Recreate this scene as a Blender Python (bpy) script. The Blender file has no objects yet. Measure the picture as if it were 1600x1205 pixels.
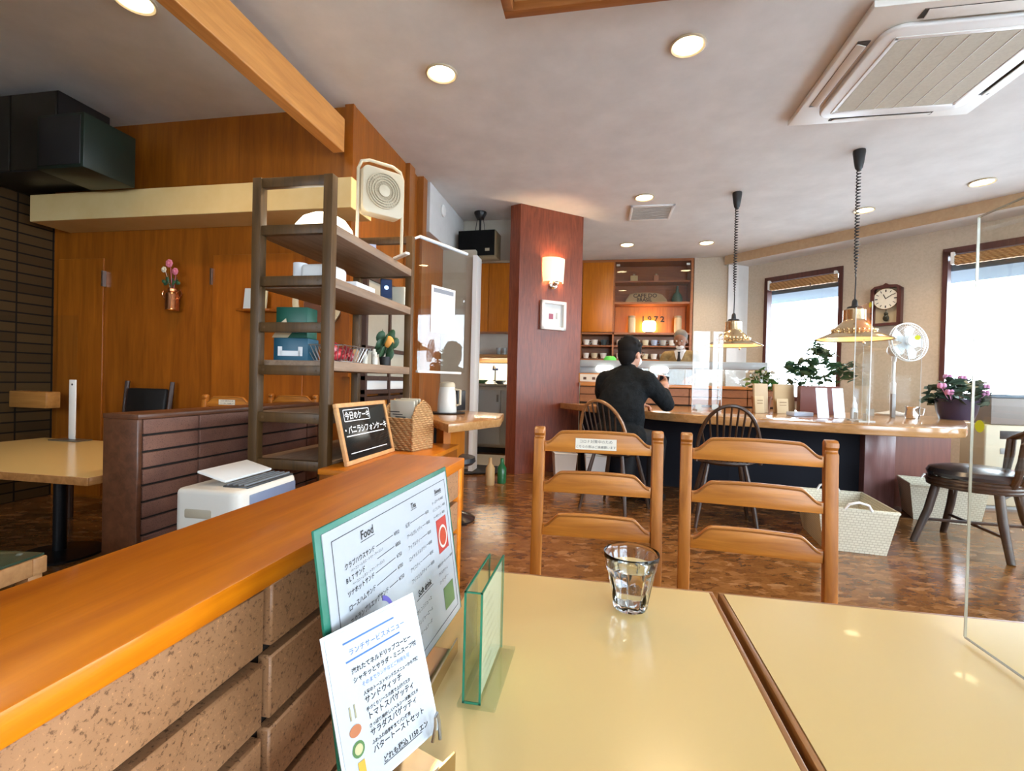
import bpy, bmesh, math, random
from mathutils import Matrix, Vector, Euler, Quaternion
random.seed(7)
S = bpy.context.scene
COL = S.collection
PI = math.pi

# ---------------------------------------------------------------- camera, sky, exposure
cam_d = bpy.data.cameras.new('camera')
cam_d.sensor_width = 36.0
cam_d.lens = 752.41 / 1600 * 36.0
cam_d.clip_start = 0.02
cam = bpy.data.objects.new('camera', cam_d)
COL.objects.link(cam)
yaw, pitch, roll = 0.18191, -0.009314, 0.024241
fw = Vector((-math.sin(yaw)*math.cos(pitch), math.cos(yaw)*math.cos(pitch), math.sin(pitch)))
rt = Vector((math.cos(yaw), math.sin(yaw), 0))
up = rt.cross(fw)
r2 = rt*math.cos(roll) + up*math.sin(roll)
u2 = -rt*math.sin(roll) + up*math.cos(roll)
cam.matrix_world = Matrix(((r2.x, u2.x, -fw.x, 0), (r2.y, u2.y, -fw.y, 0), (r2.z, u2.z, -fw.z, 1.0), (0, 0, 0, 1)))
S.camera = cam

world = bpy.data.worlds.new('sky')
S.world = world
world.use_nodes = True
wn = world.node_tree.nodes
wn['Background'].inputs[0].default_value = (0.78, 0.88, 1.0, 1)
wn['Background'].inputs[1].default_value = 6.5
S.view_settings.view_transform = 'Standard'
S.view_settings.look = 'None'
S.view_settings.gamma = 1.0
S.view_settings.use_curve_mapping = False
S.view_settings.exposure = 1.5
try:
    S.cycles.max_bounces = 10
    S.cycles.diffuse_bounces = 5
    S.cycles.transparent_max_bounces = 24
    S.cycles.sample_clamp_indirect = 6.0
    S.cycles.caustics_reflective = False
    S.cycles.use_denoising = True
except Exception:
    pass

def lamp(name, kind, loc, energy, color, parent=None, rot=None, **kw):
    d = bpy.data.lights.new(name, kind)
    d.energy = energy
    d.color = color
    for k, v in kw.items():
        setattr(d, k, v)
    o = bpy.data.objects.new(name, d)
    COL.objects.link(o)
    o.location = loc
    if rot is not None:
        o.rotation_euler = rot
    if parent:
        o.parent = parent
    return o

def portal(name, loc, direction, sx, sy):
    d = bpy.data.lights.new(name, 'AREA')
    d.shape = 'RECTANGLE'
    d.size, d.size_y = sx, sy
    o = bpy.data.objects.new(name, d)
    COL.objects.link(o)
    o.location = loc
    o.rotation_euler = Vector(direction).to_track_quat('-Z', 'Y').to_euler()
    try:
        d.cycles.is_portal = True
    except Exception:
        pass
    return o
WARM = (1.0, 0.70, 0.40)

# ---------------------------------------------------------------- materials
MATS = {}
def nm(name):
    m = bpy.data.materials.new(name)
    m.use_nodes = True
    nt = m.node_tree
    b = nt.nodes['Principled BSDF']
    return m, nt, b
def setp(b, **kw):
    names = {'base': 'Base Color', 'rough': 'Roughness', 'metal': 'Metallic', 'trans': 'Transmission Weight', 'ior': 'IOR', 'coat': 'Coat Weight', 'coatr': 'Coat Roughness', 'alpha': 'Alpha', 'spec': 'Specular IOR Level', 'sheen': 'Sheen Weight', 'sss': 'Subsurface Weight'}
    for k, v in kw.items():
        i = b.inputs[names[k]]
        i.default_value = (*v, 1) if k == 'base' else v
def plain(name, col, rough=.5, metal=0, **kw):
    if name in MATS: return MATS[name]
    m, nt, b = nm(name)
    setp(b, base=col, rough=rough, metal=metal, **kw)
    MATS[name] = m
    return m
def emit(name, col, strength, base=(.9, .9, .85)):
    if name in MATS: return MATS[name]
    m, nt, b = nm(name)
    setp(b, base=base, rough=.4)
    b.inputs['Emission Color'].default_value = (*col, 1)
    b.inputs['Emission Strength'].default_value = strength
    MATS[name] = m
    return m
def ramp(nt, fac, stops, interp='LINEAR'):
    r = nt.nodes.new('ShaderNodeValToRGB')
    r.color_ramp.interpolation = interp
    el = r.color_ramp.elements
    while len(el) < len(stops): el.new(.5)
    for e, (p, c) in zip(el, stops):
        e.position = p
        e.color = (*c, 1)
    nt.links.new(fac, r.inputs[0])
    return r.outputs[0]
def coords(nt, scale, kind='Object'):
    tc = nt.nodes.new('ShaderNodeTexCoord')
    mp = nt.nodes.new('ShaderNodeMapping')
    mp.inputs['Scale'].default_value = scale
    nt.links.new(tc.outputs[kind], mp.inputs[0])
    return mp.outputs[0]
def noise(nt, vec, scale, detail=4, rough=.55, dist=0):
    n = nt.nodes.new('ShaderNodeTexNoise')
    n.inputs['Scale'].default_value = scale
    n.inputs['Detail'].default_value = detail
    n.inputs['Roughness'].default_value = rough
    n.inputs['Distortion'].default_value = dist
    nt.links.new(vec, n.inputs['Vector'])
    return n.outputs['Fac']
def bump(nt, b, h, strength=.2, dist=.01):
    n = nt.nodes.new('ShaderNodeBump')
    n.inputs['Strength'].default_value = strength
    n.inputs['Distance'].default_value = dist
    nt.links.new(h, n.inputs['Height'])
    nt.links.new(n.outputs[0], b.inputs['Normal'])
def wood(name, dark, light, axis='x', rough=.35, scale=1.0, coat=0, grain=1.0):
    if name in MATS: return MATS[name]
    m, nt, b = nm(name)
    k = {'x': (1.2, 14, 14), 'y': (14, 1.2, 14), 'z': (14, 14, 1.2)}[axis]
    v = coords(nt, tuple(q*scale for q in k))
    f = noise(nt, v, 2.2, 6, .62, .6*grain)
    mid = tuple((p+q)/2 for p, q in zip(dark, light))
    c = ramp(nt, f, [(.28, dark), (.5, mid), (.72, light)])
    nt.links.new(c, b.inputs['Base Color'])
    setp(b, rough=rough, coat=coat, coatr=.12)
    bump(nt, b, f, .12, .004)
    MATS[name] = m
    return m
def mottle(name, a, c, scale=6, rough=.8, bstr=.1, bdist=.004):
    if name in MATS: return MATS[name]
    m, nt, b = nm(name)
    f = noise(nt, coords(nt, (1, 1, 1)), scale, 6, .6)
    nt.links.new(ramp(nt, f, [(.3, a), (.7, c)]), b.inputs['Base Color'])
    setp(b, rough=rough, spec=.5 if rough < .85 else .2)
    bump(nt, b, f, bstr, bdist)
    MATS[name] = m
    return m
def thin_glass(name, tint=(1, 1, 1), refl=1.0, ior=1.45):
    if name in MATS: return MATS[name]
    m = bpy.data.materials.new(name)
    m.use_nodes = True
    nt = m.node_tree
    nt.nodes.clear()
    out = nt.nodes.new('ShaderNodeOutputMaterial')
    mx = nt.nodes.new('ShaderNodeMixShader')
    tr = nt.nodes.new('ShaderNodeBsdfTransparent')
    gl = nt.nodes.new('ShaderNodeBsdfGlossy')
    lw = nt.nodes.new('ShaderNodeLayerWeight')
    lw.inputs[0].default_value = .5
    pw = nt.nodes.new('ShaderNodeMath')
    pw.operation = 'POWER'
    pw.inputs[1].default_value = 5
    mu = nt.nodes.new('ShaderNodeMath')
    mu.operation = 'MULTIPLY_ADD'
    mu.inputs[1].default_value = .9
    mu.inputs[2].default_value = .035*refl
    tr.inputs[0].default_value = (*tint, 1)
    gl.inputs['Roughness'].default_value = .01
    nt.links.new(lw.outputs['Facing'], pw.inputs[0])
    nt.links.new(pw.outputs[0], mu.inputs[0])
    nt.links.new(mu.outputs[0], mx.inputs[0])
    nt.links.new(tr.outputs[0], mx.inputs[1])
    nt.links.new(gl.outputs[0], mx.inputs[2])
    nt.links.new(mx.outputs[0], out.inputs[0])
    MATS[name] = m
    return m

# woods
W_CAP = wood('orange varnished wood', (.58, .135, .0015), (.86, .265, .005), 'y', .34, coat=.12)
W_OAK_X = wood('honey oak rail', (.30, .095, .010), (.58, .225, .030), 'x', .38, 1.4)
W_OAK_Z = wood('honey oak post', (.26, .08, .009), (.52, .19, .026), 'z', .38, 1.4)
W_WALL = wood('brown panel wood', (.22, .058, .004), (.40, .118, .009), 'z', .33, .7)
W_PILLAR = wood('red brown pillar veneer', (.11, .020, .007), (.26, .060, .022), 'z', .36, 1.5, grain=2.2)
W_CAB = wood('orange cabinet veneer', (.46, .125, .004), (.64, .20, .010), 'z', .35, .9)
W_DARK = wood('dark stained wood', (.028, .011, .006), (.075, .03, .014), 'z', .4)
W_SHELF = wood('bronze brown upright', (.055, .028, .008), (.125, .062, .018), 'z', .45)
W_BOARD = wood('grey brown shelf board', (.19, .12, .075), (.36, .245, .16), 'y', .5)
W_COUNTER = wood('pale counter wood', (.33, .165, .055), (.49, .27, .11), 'x', .18, 1.0, coat=.4)
W_LEDGE = wood('orange ledge wood', (.46, .18, .04), (.66, .29, .075), 'x', .3)
W_BEAM = wood('golden beam wood', (.50, .205, .05), (.68, .31, .085), 'y', .42)
W_RED = wood('red brown counter panel', (.11, .025, .012), (.17, .045, .022), 'z', .4)
W_MAROON = wood('dark maroon frame', (.05, .012, .010), (.10, .028, .022), 'z', .4)
W_PINE = wood('pale pine', (.55, .27, .10), (.75, .42, .18), 'x', .45)
W_WINDSOR = wood('dark brown spindle wood', (.020, .010, .006), (.065, .030, .014), 'z', .35)
W_RATTAN = wood('black brown rattan', (.018, .010, .007), (.06, .03, .018), 'z', .4)
# plaster, paint
PLASTER = mottle('off white plaster', (.65, .645, .63), (.75, .745, .73), 3.5, .85, .25, .004)
BEIGE = mottle('beige wallpaper', (.50, .42, .32), (.58, .49, .385), 40, .85)
CREAMP = mottle('cream painted panel', (.66, .47, .20), (.72, .54, .26), 5, .6)
GREIGE = mottle('grey beige panel', (.40, .36, .28), (.46, .42, .33), 5, .55)
WHITEP = plain('white paint', (.80, .79, .76), .45)
SOFFIT = mottle('tan soffit band', (.45, .30, .17), (.52, .36, .21), 20, .7)
# plastics, metals, fabrics
WPLAST = plain('white plastic', (.78, .78, .76), .35)
CPLAST = plain('cream plastic', (.58, .51, .37), .4)
GPLAST = plain('grey plastic', (.30, .31, .31), .4)
BLACK = plain('black plastic', (.012, .012, .013), .45)
CLOTHB = plain('black speaker cloth', (.006, .006, .006), .95, spec=.1)
BLACKM = plain('black metal', (.02, .02, .022), .35, .6)
STEEL = plain('brushed steel', (.55, .56, .56), .28, 1)
CHROME = plain('polished chrome', (.75, .74, .72), .08, 1)
BRASS = plain('brushed brass', (.72, .56, .34), .2, 1)
COPPER = plain('polished copper', (.85, .42, .22), .22, 1)
PAPER = plain('white paper', (.80, .81, .82), .5)
MENUP = plain('laminated menu paper', (.42, .445, .485), .3)
PAPERC = plain('cream paper', (.72, .68, .58), .6)
INK = plain('black ink', (.02, .02, .022), .6)
INKB = plain('blue ink', (.05, .15, .42), .6)
CHALK = plain('white chalk', (.82, .86, .88), .9)
KRAFT = plain('brown kraft paper', (.46, .33, .18), .8)
CREAMT = plain('cream laminate', (.80, .58, .245), .22, coat=.15)
GLASS = thin_glass('clear acrylic', (.97, .985, .98), 1.0)
PANE = thin_glass('window pane glass', (.98, 1, 1), 1.0)
GREENEDGE = plain('green acrylic edge', (.04, .30, .18), .12, 0, trans=.35)
WEDGE = plain('pale acrylic edge', (.80, .74, .60), .25)
LEAF = mottle('green leaf', (.03, .10, .02), (.09, .22, .045), 30, .45)
LEAFD = mottle('dark green leaf', (.02, .06, .03), (.05, .13, .06), 30, .45)
SKIN = plain('skin', (.50, .26, .17), .5, sss=.1)
HAIR = plain('black hair', (.006, .005, .005), .75, spec=.2)
TUBGL = plain('clear tumbler glass', (.92, .97, 1.0), .02, 0, trans=1.0, ior=1.45)
WATER = plain('water', (.97, .99, 1.0), .0, 0, trans=1.0, ior=1.33)
CERAM = plain('white ceramic', (.78, .76, .72), .18)

def floor_mat():
    m, nt, b = nm('mottled brown stone floor')
    v = coords(nt, (1.0, 1.7, 1))
    vo = nt.nodes.new('ShaderNodeTexVoronoi')
    vo.inputs['Scale'].default_value = 17
    nz = noise(nt, v, 9, 4, .6, 1.5)
    ad = nt.nodes.new('ShaderNodeVectorMath')
    ad.operation = 'MULTIPLY_ADD'
    cb = nt.nodes.new('ShaderNodeCombineXYZ')
    nt.links.new(nz, cb.inputs[0]); nt.links.new(nz, cb.inputs[1])
    nt.links.new(cb.outputs[0], ad.inputs[0])
    ad.inputs[1].default_value = (.16, .16, .16)
    nt.links.new(v, ad.inputs[2])
    nt.links.new(ad.outputs[0], vo.inputs['Vector'])
    sep = nt.nodes.new('ShaderNodeSeparateColor')
    nt.links.new(vo.outputs['Color'], sep.inputs[0])
    c1 = ramp(nt, sep.outputs[0], [(.0, (.035, .012, .004)), (.12, (.09, .034, .010)), (.28, (.16, .064, .017)), (.62, (.215, .092, .026)), (.84, (.29, .132, .042)), (1, (.40, .22, .10))])
    c2 = ramp(nt, noise(nt, v, 45, 5, .6), [(.3, (.11, .043, .012)), (.7, (.245, .107, .032))])
    mx = nt.nodes.new('ShaderNodeMix')
    mx.data_type = 'RGBA'
    mx.inputs[0].default_value = .42
    nt.links.new(c1, mx.inputs[6]); nt.links.new(c2, mx.inputs[7])
    nt.links.new(mx.outputs[2], b.inputs['Base Color'])
    setp(b, rough=.2, spec=.4)
    bump(nt, b, noise(nt, v, 5, 3), .06, .02)
    return m
FLOOR = floor_mat()

def tile_mat(name, a, c, spk):
    m, nt, b = nm(name)
    v = coords(nt, (1, 1, 1))
    f = noise(nt, v, 240, 3, .7)
    f2 = noise(nt, v, 7, 3)
    base = ramp(nt, f2, [(.3, a), (.7, c)])
    s = ramp(nt, f, [(.34, (.35, .30, .25)), (.44, (1, 1, 1)), (.62, (1, 1, 1)), (.70, spk)])
    mx = nt.nodes.new('ShaderNodeMix')
    mx.data_type = 'RGBA'
    mx.blend_type = 'MULTIPLY'
    mx.inputs[0].default_value = 1
    nt.links.new(base, mx.inputs[6]); nt.links.new(s, mx.inputs[7])
    nt.links.new(mx.outputs[2], b.inputs['Base Color'])
    setp(b, rough=.5)
    bump(nt, b, f, .15, .002)
    return m
TILE = tile_mat('speckled brown brick tile', (.30, .14, .060), (.41, .205, .095), (1.6, 1.55, 1.45))
TILED = tile_mat('dark red brick tile', (.19, .085, .06), (.28, .13, .085), (1.3, 1.2, 1.2))

def brick_wall_mat():
    m, nt, b = nm('dark stacked brick')
    tc = nt.nodes.new('ShaderNodeTexCoord')
    mp = nt.nodes.new('ShaderNodeMapping')
    mp.inputs['Rotation'].default_value = (PI/2, 0, PI/2)
    nt.links.new(tc.outputs['Object'], mp.inputs[0])
    sp = nt.nodes.new('ShaderNodeSeparateXYZ'); nt.links.new(tc.outputs['Object'], sp.inputs[0])
    cb = nt.nodes.new('ShaderNodeCombineXYZ')
    nt.links.new(sp.outputs[1], cb.inputs[0]); nt.links.new(sp.outputs[2], cb.inputs[1])
    br = nt.nodes.new('ShaderNodeTexBrick')
    br.offset = 0
    br.inputs['Scale'].default_value = 1
    br.inputs['Brick Width'].default_value = .24
    br.inputs['Row Height'].default_value = .075
    br.inputs['Mortar Size'].default_value = .006
    br.inputs['Color1'].default_value = (.05, .026, .008, 1)
    br.inputs['Color2'].default_value = (.085, .045, .014, 1)
    br.inputs['Mortar'].default_value = (.012, .007, .004, 1)
    nt.links.new(cb.outputs[0], br.inputs['Vector'])
    nt.links.new(br.outputs['Color'], b.inputs['Base Color'])
    setp(b, rough=.85, spec=.2)
    bump(nt, b, br.outputs['Fac'], -.6, .02)
    return m
BRICKW = brick_wall_mat()

def weave_mat(name, a, c, sc=90, axis2=2):
    m, nt, b = nm(name)
    v = coords(nt, (1, 1, 1))
    w1 = nt.nodes.new('ShaderNodeTexWave'); w1.bands_direction = 'Z'
    w1.inputs['Scale'].default_value = sc*.32
    w2 = nt.nodes.new('ShaderNodeTexWave'); w2.bands_direction = 'DIAGONAL'
    w2.inputs['Scale'].default_value = sc*.2
    nt.links.new(v, w1.inputs[0]); nt.links.new(v, w2.inputs[0])
    mu = nt.nodes.new('ShaderNodeMath'); mu.operation = 'MULTIPLY'
    nt.links.new(w1.outputs['Fac'], mu.inputs[0]); nt.links.new(w2.outputs['Fac'], mu.inputs[1])
    nt.links.new(ramp(nt, mu.outputs[0], [(.05, a), (.5, c)]), b.inputs['Base Color'])
    setp(b, rough=.6)
    bump(nt, b, mu.outputs[0], .9, .01)
    return m
WICKER = weave_mat('honey wicker', (.40, .20, .07), (.70, .43, .19), 80)
def basket_mat():
    m, nt, b = nm('cream woven plastic')
    tc = nt.nodes.new('ShaderNodeTexCoord')
    sp = nt.nodes.new('ShaderNodeSeparateXYZ'); nt.links.new(tc.outputs['Object'], sp.inputs[0])
    ad = nt.nodes.new('ShaderNodeMath'); nt.links.new(sp.outputs[0], ad.inputs[0]); nt.links.new(sp.outputs[1], ad.inputs[1])
    cb = nt.nodes.new('ShaderNodeCombineXYZ'); nt.links.new(ad.outputs[0], cb.inputs[0]); nt.links.new(sp.outputs[2], cb.inputs[1])
    br = nt.nodes.new('ShaderNodeTexBrick')
    for k, v in (('Scale', 1), ('Brick Width', .026), ('Row Height', .016), ('Mortar Size', .0028), ('Mortar Smooth', .6)): br.inputs[k].default_value = v
    br.inputs['Color1'].default_value = (.72, .69, .56, 1); br.inputs['Color2'].default_value = (.66, .63, .50, 1); br.inputs['Mortar'].default_value = (.50, .46, .34, 1)
    nt.links.new(cb.outputs[0], br.inputs['Vector']); nt.links.new(br.outputs['Color'], b.inputs['Base Color'])
    setp(b, rough=.5); bump(nt, b, br.outputs['Fac'], -.8, .008)
    return m
WHITEWK = basket_mat()
BAMBOO = weave_mat('bamboo blind', (.36, .18, .06), (.62, .36, .15), 60)

# ---------------------------------------------------------------- mesh builder
class MB:
    def __init__(s, T=None):
        s.V, s.F, s.I, s.T, s.mi = [], [], [], T or Matrix(), 0
    def add(s, vs, fs, M=None):
        n = len(s.V)
        M = s.T @ M if M is not None else s.T
        s.V += [M @ Vector(v) for v in vs]
        s.F += [[n+i for i in f] for f in fs]
        s.I += [s.mi]*len(fs)
        return s
    def bmadd(s, bm, M=None):
        bm.verts.index_update()
        s.add([v.co.copy() for v in bm.verts], [[v.index for v in f.verts] for f in bm.faces], M)
        bm.free()
        return s
    def box(s, c, sz, rot=None, bev=0, seg=2):
        bm = bmesh.new()
        bmesh.ops.create_cube(bm, size=1)
        bmesh.ops.scale(bm, verts=bm.verts, vec=sz)
        if bev:
            bmesh.ops.bevel(bm, geom=list(bm.edges), offset=min(bev, min(sz)*.45), segments=seg, affect='EDGES', profile=.5)
        M = Matrix.Translation(c)
        if rot is not None: M = M @ Euler(rot).to_matrix().to_4x4()
        return s.bmadd(bm, M)
    def span(s, a, b, bev=0, seg=2):
        return s.box([(p+q)/2 for p, q in zip(a, b)], [abs(q-p) for p, q in zip(a, b)], None, bev, seg)
    def prism(s, poly, lo, hi, plane='xy', bev=0, seg=2):
        f = {'xy': lambda u, v, w: (u, v, w), 'xz': lambda u, v, w: (u, w, v), 'yz': lambda u, v, w: (w, u, v)}[plane]
        bm = bmesh.new()
        a = [bm.verts.new(f(u, v, lo)) for u, v in poly]
        b = [bm.verts.new(f(u, v, hi)) for u, v in poly]
        n = len(poly)
        bm.faces.new(a[::-1]); bm.faces.new(b)
        for i in range(n): bm.faces.new((a[i], a[(i+1) % n], b[(i+1) % n], b[i]))
        bmesh.ops.recalc_face_normals(bm, faces=bm.faces)
        if bev:
            es = [e for e in bm.edges if abs(e.verts[0].co[{'xy': 2, 'xz': 1, 'yz': 0}[plane]]-e.verts[1].co[{'xy': 2, 'xz': 1, 'yz': 0}[plane]]) < 1e-6]
            bmesh.ops.bevel(bm, geom=es, offset=bev, segments=seg, affect='EDGES', profile=.5)
        return s.bmadd(bm)
    def tube(s, pts, r, n=8, closed=False, caps=True):
        pts = [Vector(p) for p in pts]
        m = len(pts)
        rs = r if isinstance(r, (list, tuple)) else [r]*m
        vs, fs = [], []
        prev = None
        for i, p in enumerate(pts):
            if closed: t = (pts[(i+1) % m]-pts[i-1])
            else: t = pts[min(i+1, m-1)]-pts[max(i-1, 0)]
            t = t.normalized() if t.length > 1e-9 else Vector((0, 0, 1))
            if prev is None:
                a = t.orthogonal().normalized()
            else:
                a = (prev-t*prev.dot(t))
                a = a.normalized() if a.length > 1e-6 else t.orthogonal().normalized()
            prev = a
            b = t.cross(a)
            for k in range(n):
                q = 2*PI*k/n
                vs.append(p+(a*math.cos(q)+b*math.sin(q))*rs[i])
        for i in range(m if closed else m-1):
            for k in range(n):
                j = (i+1) % m
                fs.append((i*n+k, i*n+(k+1) % n, j*n+(k+1) % n, j*n+k))
        if caps and not closed:
            fs.append(tuple(range(n))[::-1]); fs.append(tuple((m-1)*n+k for k in range(n)))
        return s.add(vs, fs)
    def cyl(s, a, b, r, r2=None, n=16):
        return s.tube([a, b], [r, r if r2 is None else r2], n)
    def lathe(s, prof, c=(0, 0, 0), n=24, M=None, sx=1, sy=1, cap=True):
        vs, fs = [], []
        for r, z in prof:
            for k in range(n):
                q = 2*PI*k/n
                vs.append((r*math.cos(q)*sx, r*math.sin(q)*sy, z))
        m = len(prof)
        for i in range(m-1):
            for k in range(n):
                fs.append((i*n+k, i*n+(k+1) % n, (i+1)*n+(k+1) % n, (i+1)*n+k))
        if cap:
            if prof[0][0] > 1e-5: fs.append(tuple(range(n))[::-1])
            if prof[-1][0] > 1e-5: fs.append(tuple((m-1)*n+k for k in range(n)))
        T = Matrix.Translation(c)
        return s.add(vs, fs, T @ M if M is not None else T)
    def ball(s, c, r, sc=(1, 1, 1), u=16, v=10, rot=None):
        bm = bmesh.new()
        bmesh.ops.create_uvsphere(bm, u_segments=u, v_segments=v, radius=r)
        bmesh.ops.scale(bm, verts=bm.verts, vec=sc)
        M = Matrix.Translation(c)
        if rot is not None: M = M @ Euler(rot).to_matrix().to_4x4()
        return s.bmadd(bm, M)
    def quad(s, a, b, c, d):
        return s.add([a, b, c, d], [(0, 1, 2, 3)])
    def text(s, body, size, M, align='LEFT', extrude=0.0, bold=0.0):
        cu = bpy.data.curves.new('lettering', 'FONT')
        cu.body = body
        cu.size = size
        cu.align_x = align
        cu.resolution_u = 2
        cu.extrude = extrude
        cu.offset = bold
        o = bpy.data.objects.new('lettering', cu)
        COL.objects.link(o)
        dg = bpy.context.evaluated_depsgraph_get()
        me = bpy.data.meshes.new_from_object(o.evaluated_get(dg))
        s.add([v.co.copy() for v in me.vertices], [list(p.vertices) for p in me.polygons], M)
        bpy.data.objects.remove(o); bpy.data.curves.remove(cu); bpy.data.meshes.remove(me)
        return s
    def build(s, name, mats, parent=None, smooth=40, loc=None, rot=None):
        me = bpy.data.meshes.new(name)
        me.from_pydata([tuple(v) for v in s.V], [], s.F)
        for m in (mats if isinstance(mats, (list, tuple)) else [mats]): me.materials.append(m)
        me.polygons.foreach_set('material_index', s.I)
        if smooth:
            me.polygons.foreach_set('use_smooth', [True]*len(me.polygons))
            me.set_sharp_from_angle(angle=math.radians(smooth))
        me.update()
        o = bpy.data.objects.new(name, me)
        COL.objects.link(o)
        if parent: o.parent = parent
        if loc is not None: o.location = loc
        if rot is not None: o.rotation_euler = rot
        return o

def tag(o, label, cat, group=None):
    o['label'] = label
    o['category'] = cat
    if group: o['group'] = group
    return o
def struct(o):
    o['kind'] = 'structure'
    return o
def root(name, label, cat, loc=(0, 0, 0), rz=0, group=None):
    o = bpy.data.objects.new(name, None)
    o.empty_display_size = .05
    COL.objects.link(o)
    o.location = loc
    o.rotation_euler = (0, 0, rz)
    return tag(o, label, cat, group)
def dup(r, loc, rz=None, label=None, group=None):
    c = r.copy(); COL.objects.link(c)
    c.location = loc
    if rz is not None: c.rotation_euler = (0, 0, rz)
    if label: c['label'] = label
    if group: c['group'] = group
    for ch in list(r.children):
        d = ch.copy(); COL.objects.link(d); d.parent = c
        for g in list(ch.children):
            e = g.copy(); COL.objects.link(e); e.parent = d
    return c
def tilt(o, rot):
    o.rotation_euler = rot
    return o
def RX(a): return Matrix.Rotation(a, 4, 'X')
def RY(a): return Matrix.Rotation(a, 4, 'Y')
def RZ(a): return Matrix.Rotation(a, 4, 'Z')
def TR(*p): return Matrix.Translation(p)
def frame(o, x, y):   # plane matrix: origin, x axis, y axis
    x = Vector(x).normalized(); y = Vector(y); y = (y-x*y.dot(x)).normalized(); z = x.cross(y)
    return Matrix(((x.x, y.x, z.x, o[0]), (x.y, y.y, z.y, o[1]), (x.z, y.z, z.z, o[2]), (0, 0, 0, 1)))

# ================================================================ the room
CH = 2.9
struct(MB().span((-4.6, -2.8, -.1), (5.4, 8.1, 0)).build('floor', FLOOR, smooth=0))
struct(MB().prism([(-4.6, -2.8), (5.4, -2.8), (5.4, 3.85), (1.75, 7.5), (1.75, 8.1), (-4.6, 8.1)], CH, CH+.1).build('ceiling', PLASTER, smooth=0))
struct(MB().prism([(5.4, 3.85), (5.4, 8.1), (1.75, 8.1), (1.75, 7.5)], CH-.12, CH+.1).build('ceiling_recess', PLASTER, smooth=0))
struct(MB().prism([(5.4, 3.85), (1.75, 7.5), (1.737, 7.487), (5.387, 3.837)], CH-.122, CH).build('trim_soffit', SOFFIT, smooth=0))

def wall_run(name, origin, u, n, length, height, thick, openings, mat):
    """wall along u from origin, outward normal n, openings (s0, s1, z0, z1)"""
    T = Matrix(((u[0], n[0], 0, origin[0]), (u[1], n[1], 0, origin[1]), (0, 0, 1, 0), (0, 0, 0, 1)))
    m = MB(T)
    s = 0
    for a, b, z0, z1 in openings:
        m.span((s, 0, 0), (a, thick, height))
        if z0 > 0: m.span((a, 0, 0), (b, thick, z0))
        m.span((a, 0, z1), (b, thick, height))
        s = b
    m.span((s, 0, 0), (length, thick, height))
    return struct(m.build(name, mat, smooth=0)), T

q = math.sqrt(.5)
_, TCH = wall_run('wall_chamfer', (2.1, 7.66), (q, -q), (q, q), 4.33, CH-.12, .12, [(.28, 1.25, .85, 2.54), (2.24, 4.0, .95, 2.54)], BEIGE)
struct(MB().prism([(1.80, 7.51), (1.95, 7.55), (2.13, 7.66), (2.2, 7.76), (1.80, 7.9)], 0, CH-.121).build('wall_recess_return', PLASTER, smooth=0))
_, TRT = wall_run('wall_right', (5.16, 4.6), (0, -1), (1, 0), 7.3, CH, .12, [(.8, 3.4, .5, 2.5), (4.2, 6.8, .5, 2.5)], BEIGE)
_, TBK = wall_run('wall_near', (5.28, -2.6), (-1, 0), (0, -1), 9.8, CH, .12, [(1.2, 4.2, .7, 2.5), (6.9, 8.3, 1.1, 2.3)], BEIGE)
struct(MB().span((-4.44, -2.72, 0), (-4.32, 3.25, CH)).build('wall_left', BRICKW, smooth=0))

m = MB()
m.span((-4.44, 3.13, 0), (-1.74, 3.25, CH))
wb = struct(m.build('wall_panelled', W_WALL, smooth=0))
m = MB()
m.span((-1.86, 3.252, 0), (-1.74, 5.08, CH))
struct(m.build('wall_side', W_WALL, smooth=0))
# wood trim beside the corner
struct(MB().span((-1.80, 3.10, 1.0), (-1.735, 3.128, CH)).build('trim_corner', W_WALL, smooth=0))
struct(MB().span((-1.739, 4.02, 0), (-1.70, 4.14, CH)).span((-1.739, 4.30, 0), (-1.68, 4.40, CH)).build('trim_posts', wood('orange brown post', (.22, .07, .012), (.36, .13, .025), 'z', .35), smooth=0))
# grey duct box that runs along the side wall below the ceiling
m = MB(); m.span((-1.738, 4.43, 2.42), (-1.66, 5.57, CH-.002), .004)
struct(m.build('trim_duct_box', mottle('grey duct paint', (.56, .56, .55), (.62, .62, .61), 6, .55), smooth=0))
t = root('thermostat', 'round white sensor on the grey duct box high on the side wall', 'sensor', (-1.659, 4.80, 2.75))
MB().lathe([(.062, 0), (.062, .012), (.045, .022), (.03, .018), (0, .02)], n=28, M=RY(PI/2)).build('housing', WPLAST, t)
# return wall and white post at the kitchen entrance, header above it
struct(MB().span((-1.86, 5.09, 0), (-1.375, 5.16, 2.42)).build('wall_kitchen_return', GREIGE, smooth=0))
struct(MB().span((-1.372, 4.98, 0), (-1.325, 5.17, 2.33)).build('trim_entrance_post', WHITEP, smooth=0))
struct(MB().span((-1.86, 5.58, 2.42), (-.90, 5.68, CH)).build('wall_header', mottle('header plaster', (.50, .46, .38), (.56, .52, .44), 6, .8), smooth=0))
struct(MB().span((-1.86, 5.165, 2.42), (-1.76, 5.575, CH)).build('wall_over_entrance', GREIGE, smooth=0))
struct(MB().span((-2.45, 5.165, 0), (-2.33, 8.0, CH)).build('wall_kitchen_left', WHITEP, smooth=0))
struct(MB().span((-2.32, 5.165, 0), (-1.88, 5.24, CH)).build('wall_kitchen_front', WHITEP, smooth=0))
struct(MB().span((-2.33, 7.92, 0), (2.4, 8.02, CH)).build('wall_back', mottle('kitchen tile white', (.60, .58, .52), (.66, .64, .58), 5, .4), smooth=0))
# beige pier right of the bar cabinet
struct(MB().span((1.33, 7.55, 0), (1.798, 7.918, CH)).build('wall_pier', BEIGE, smooth=0))
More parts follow.
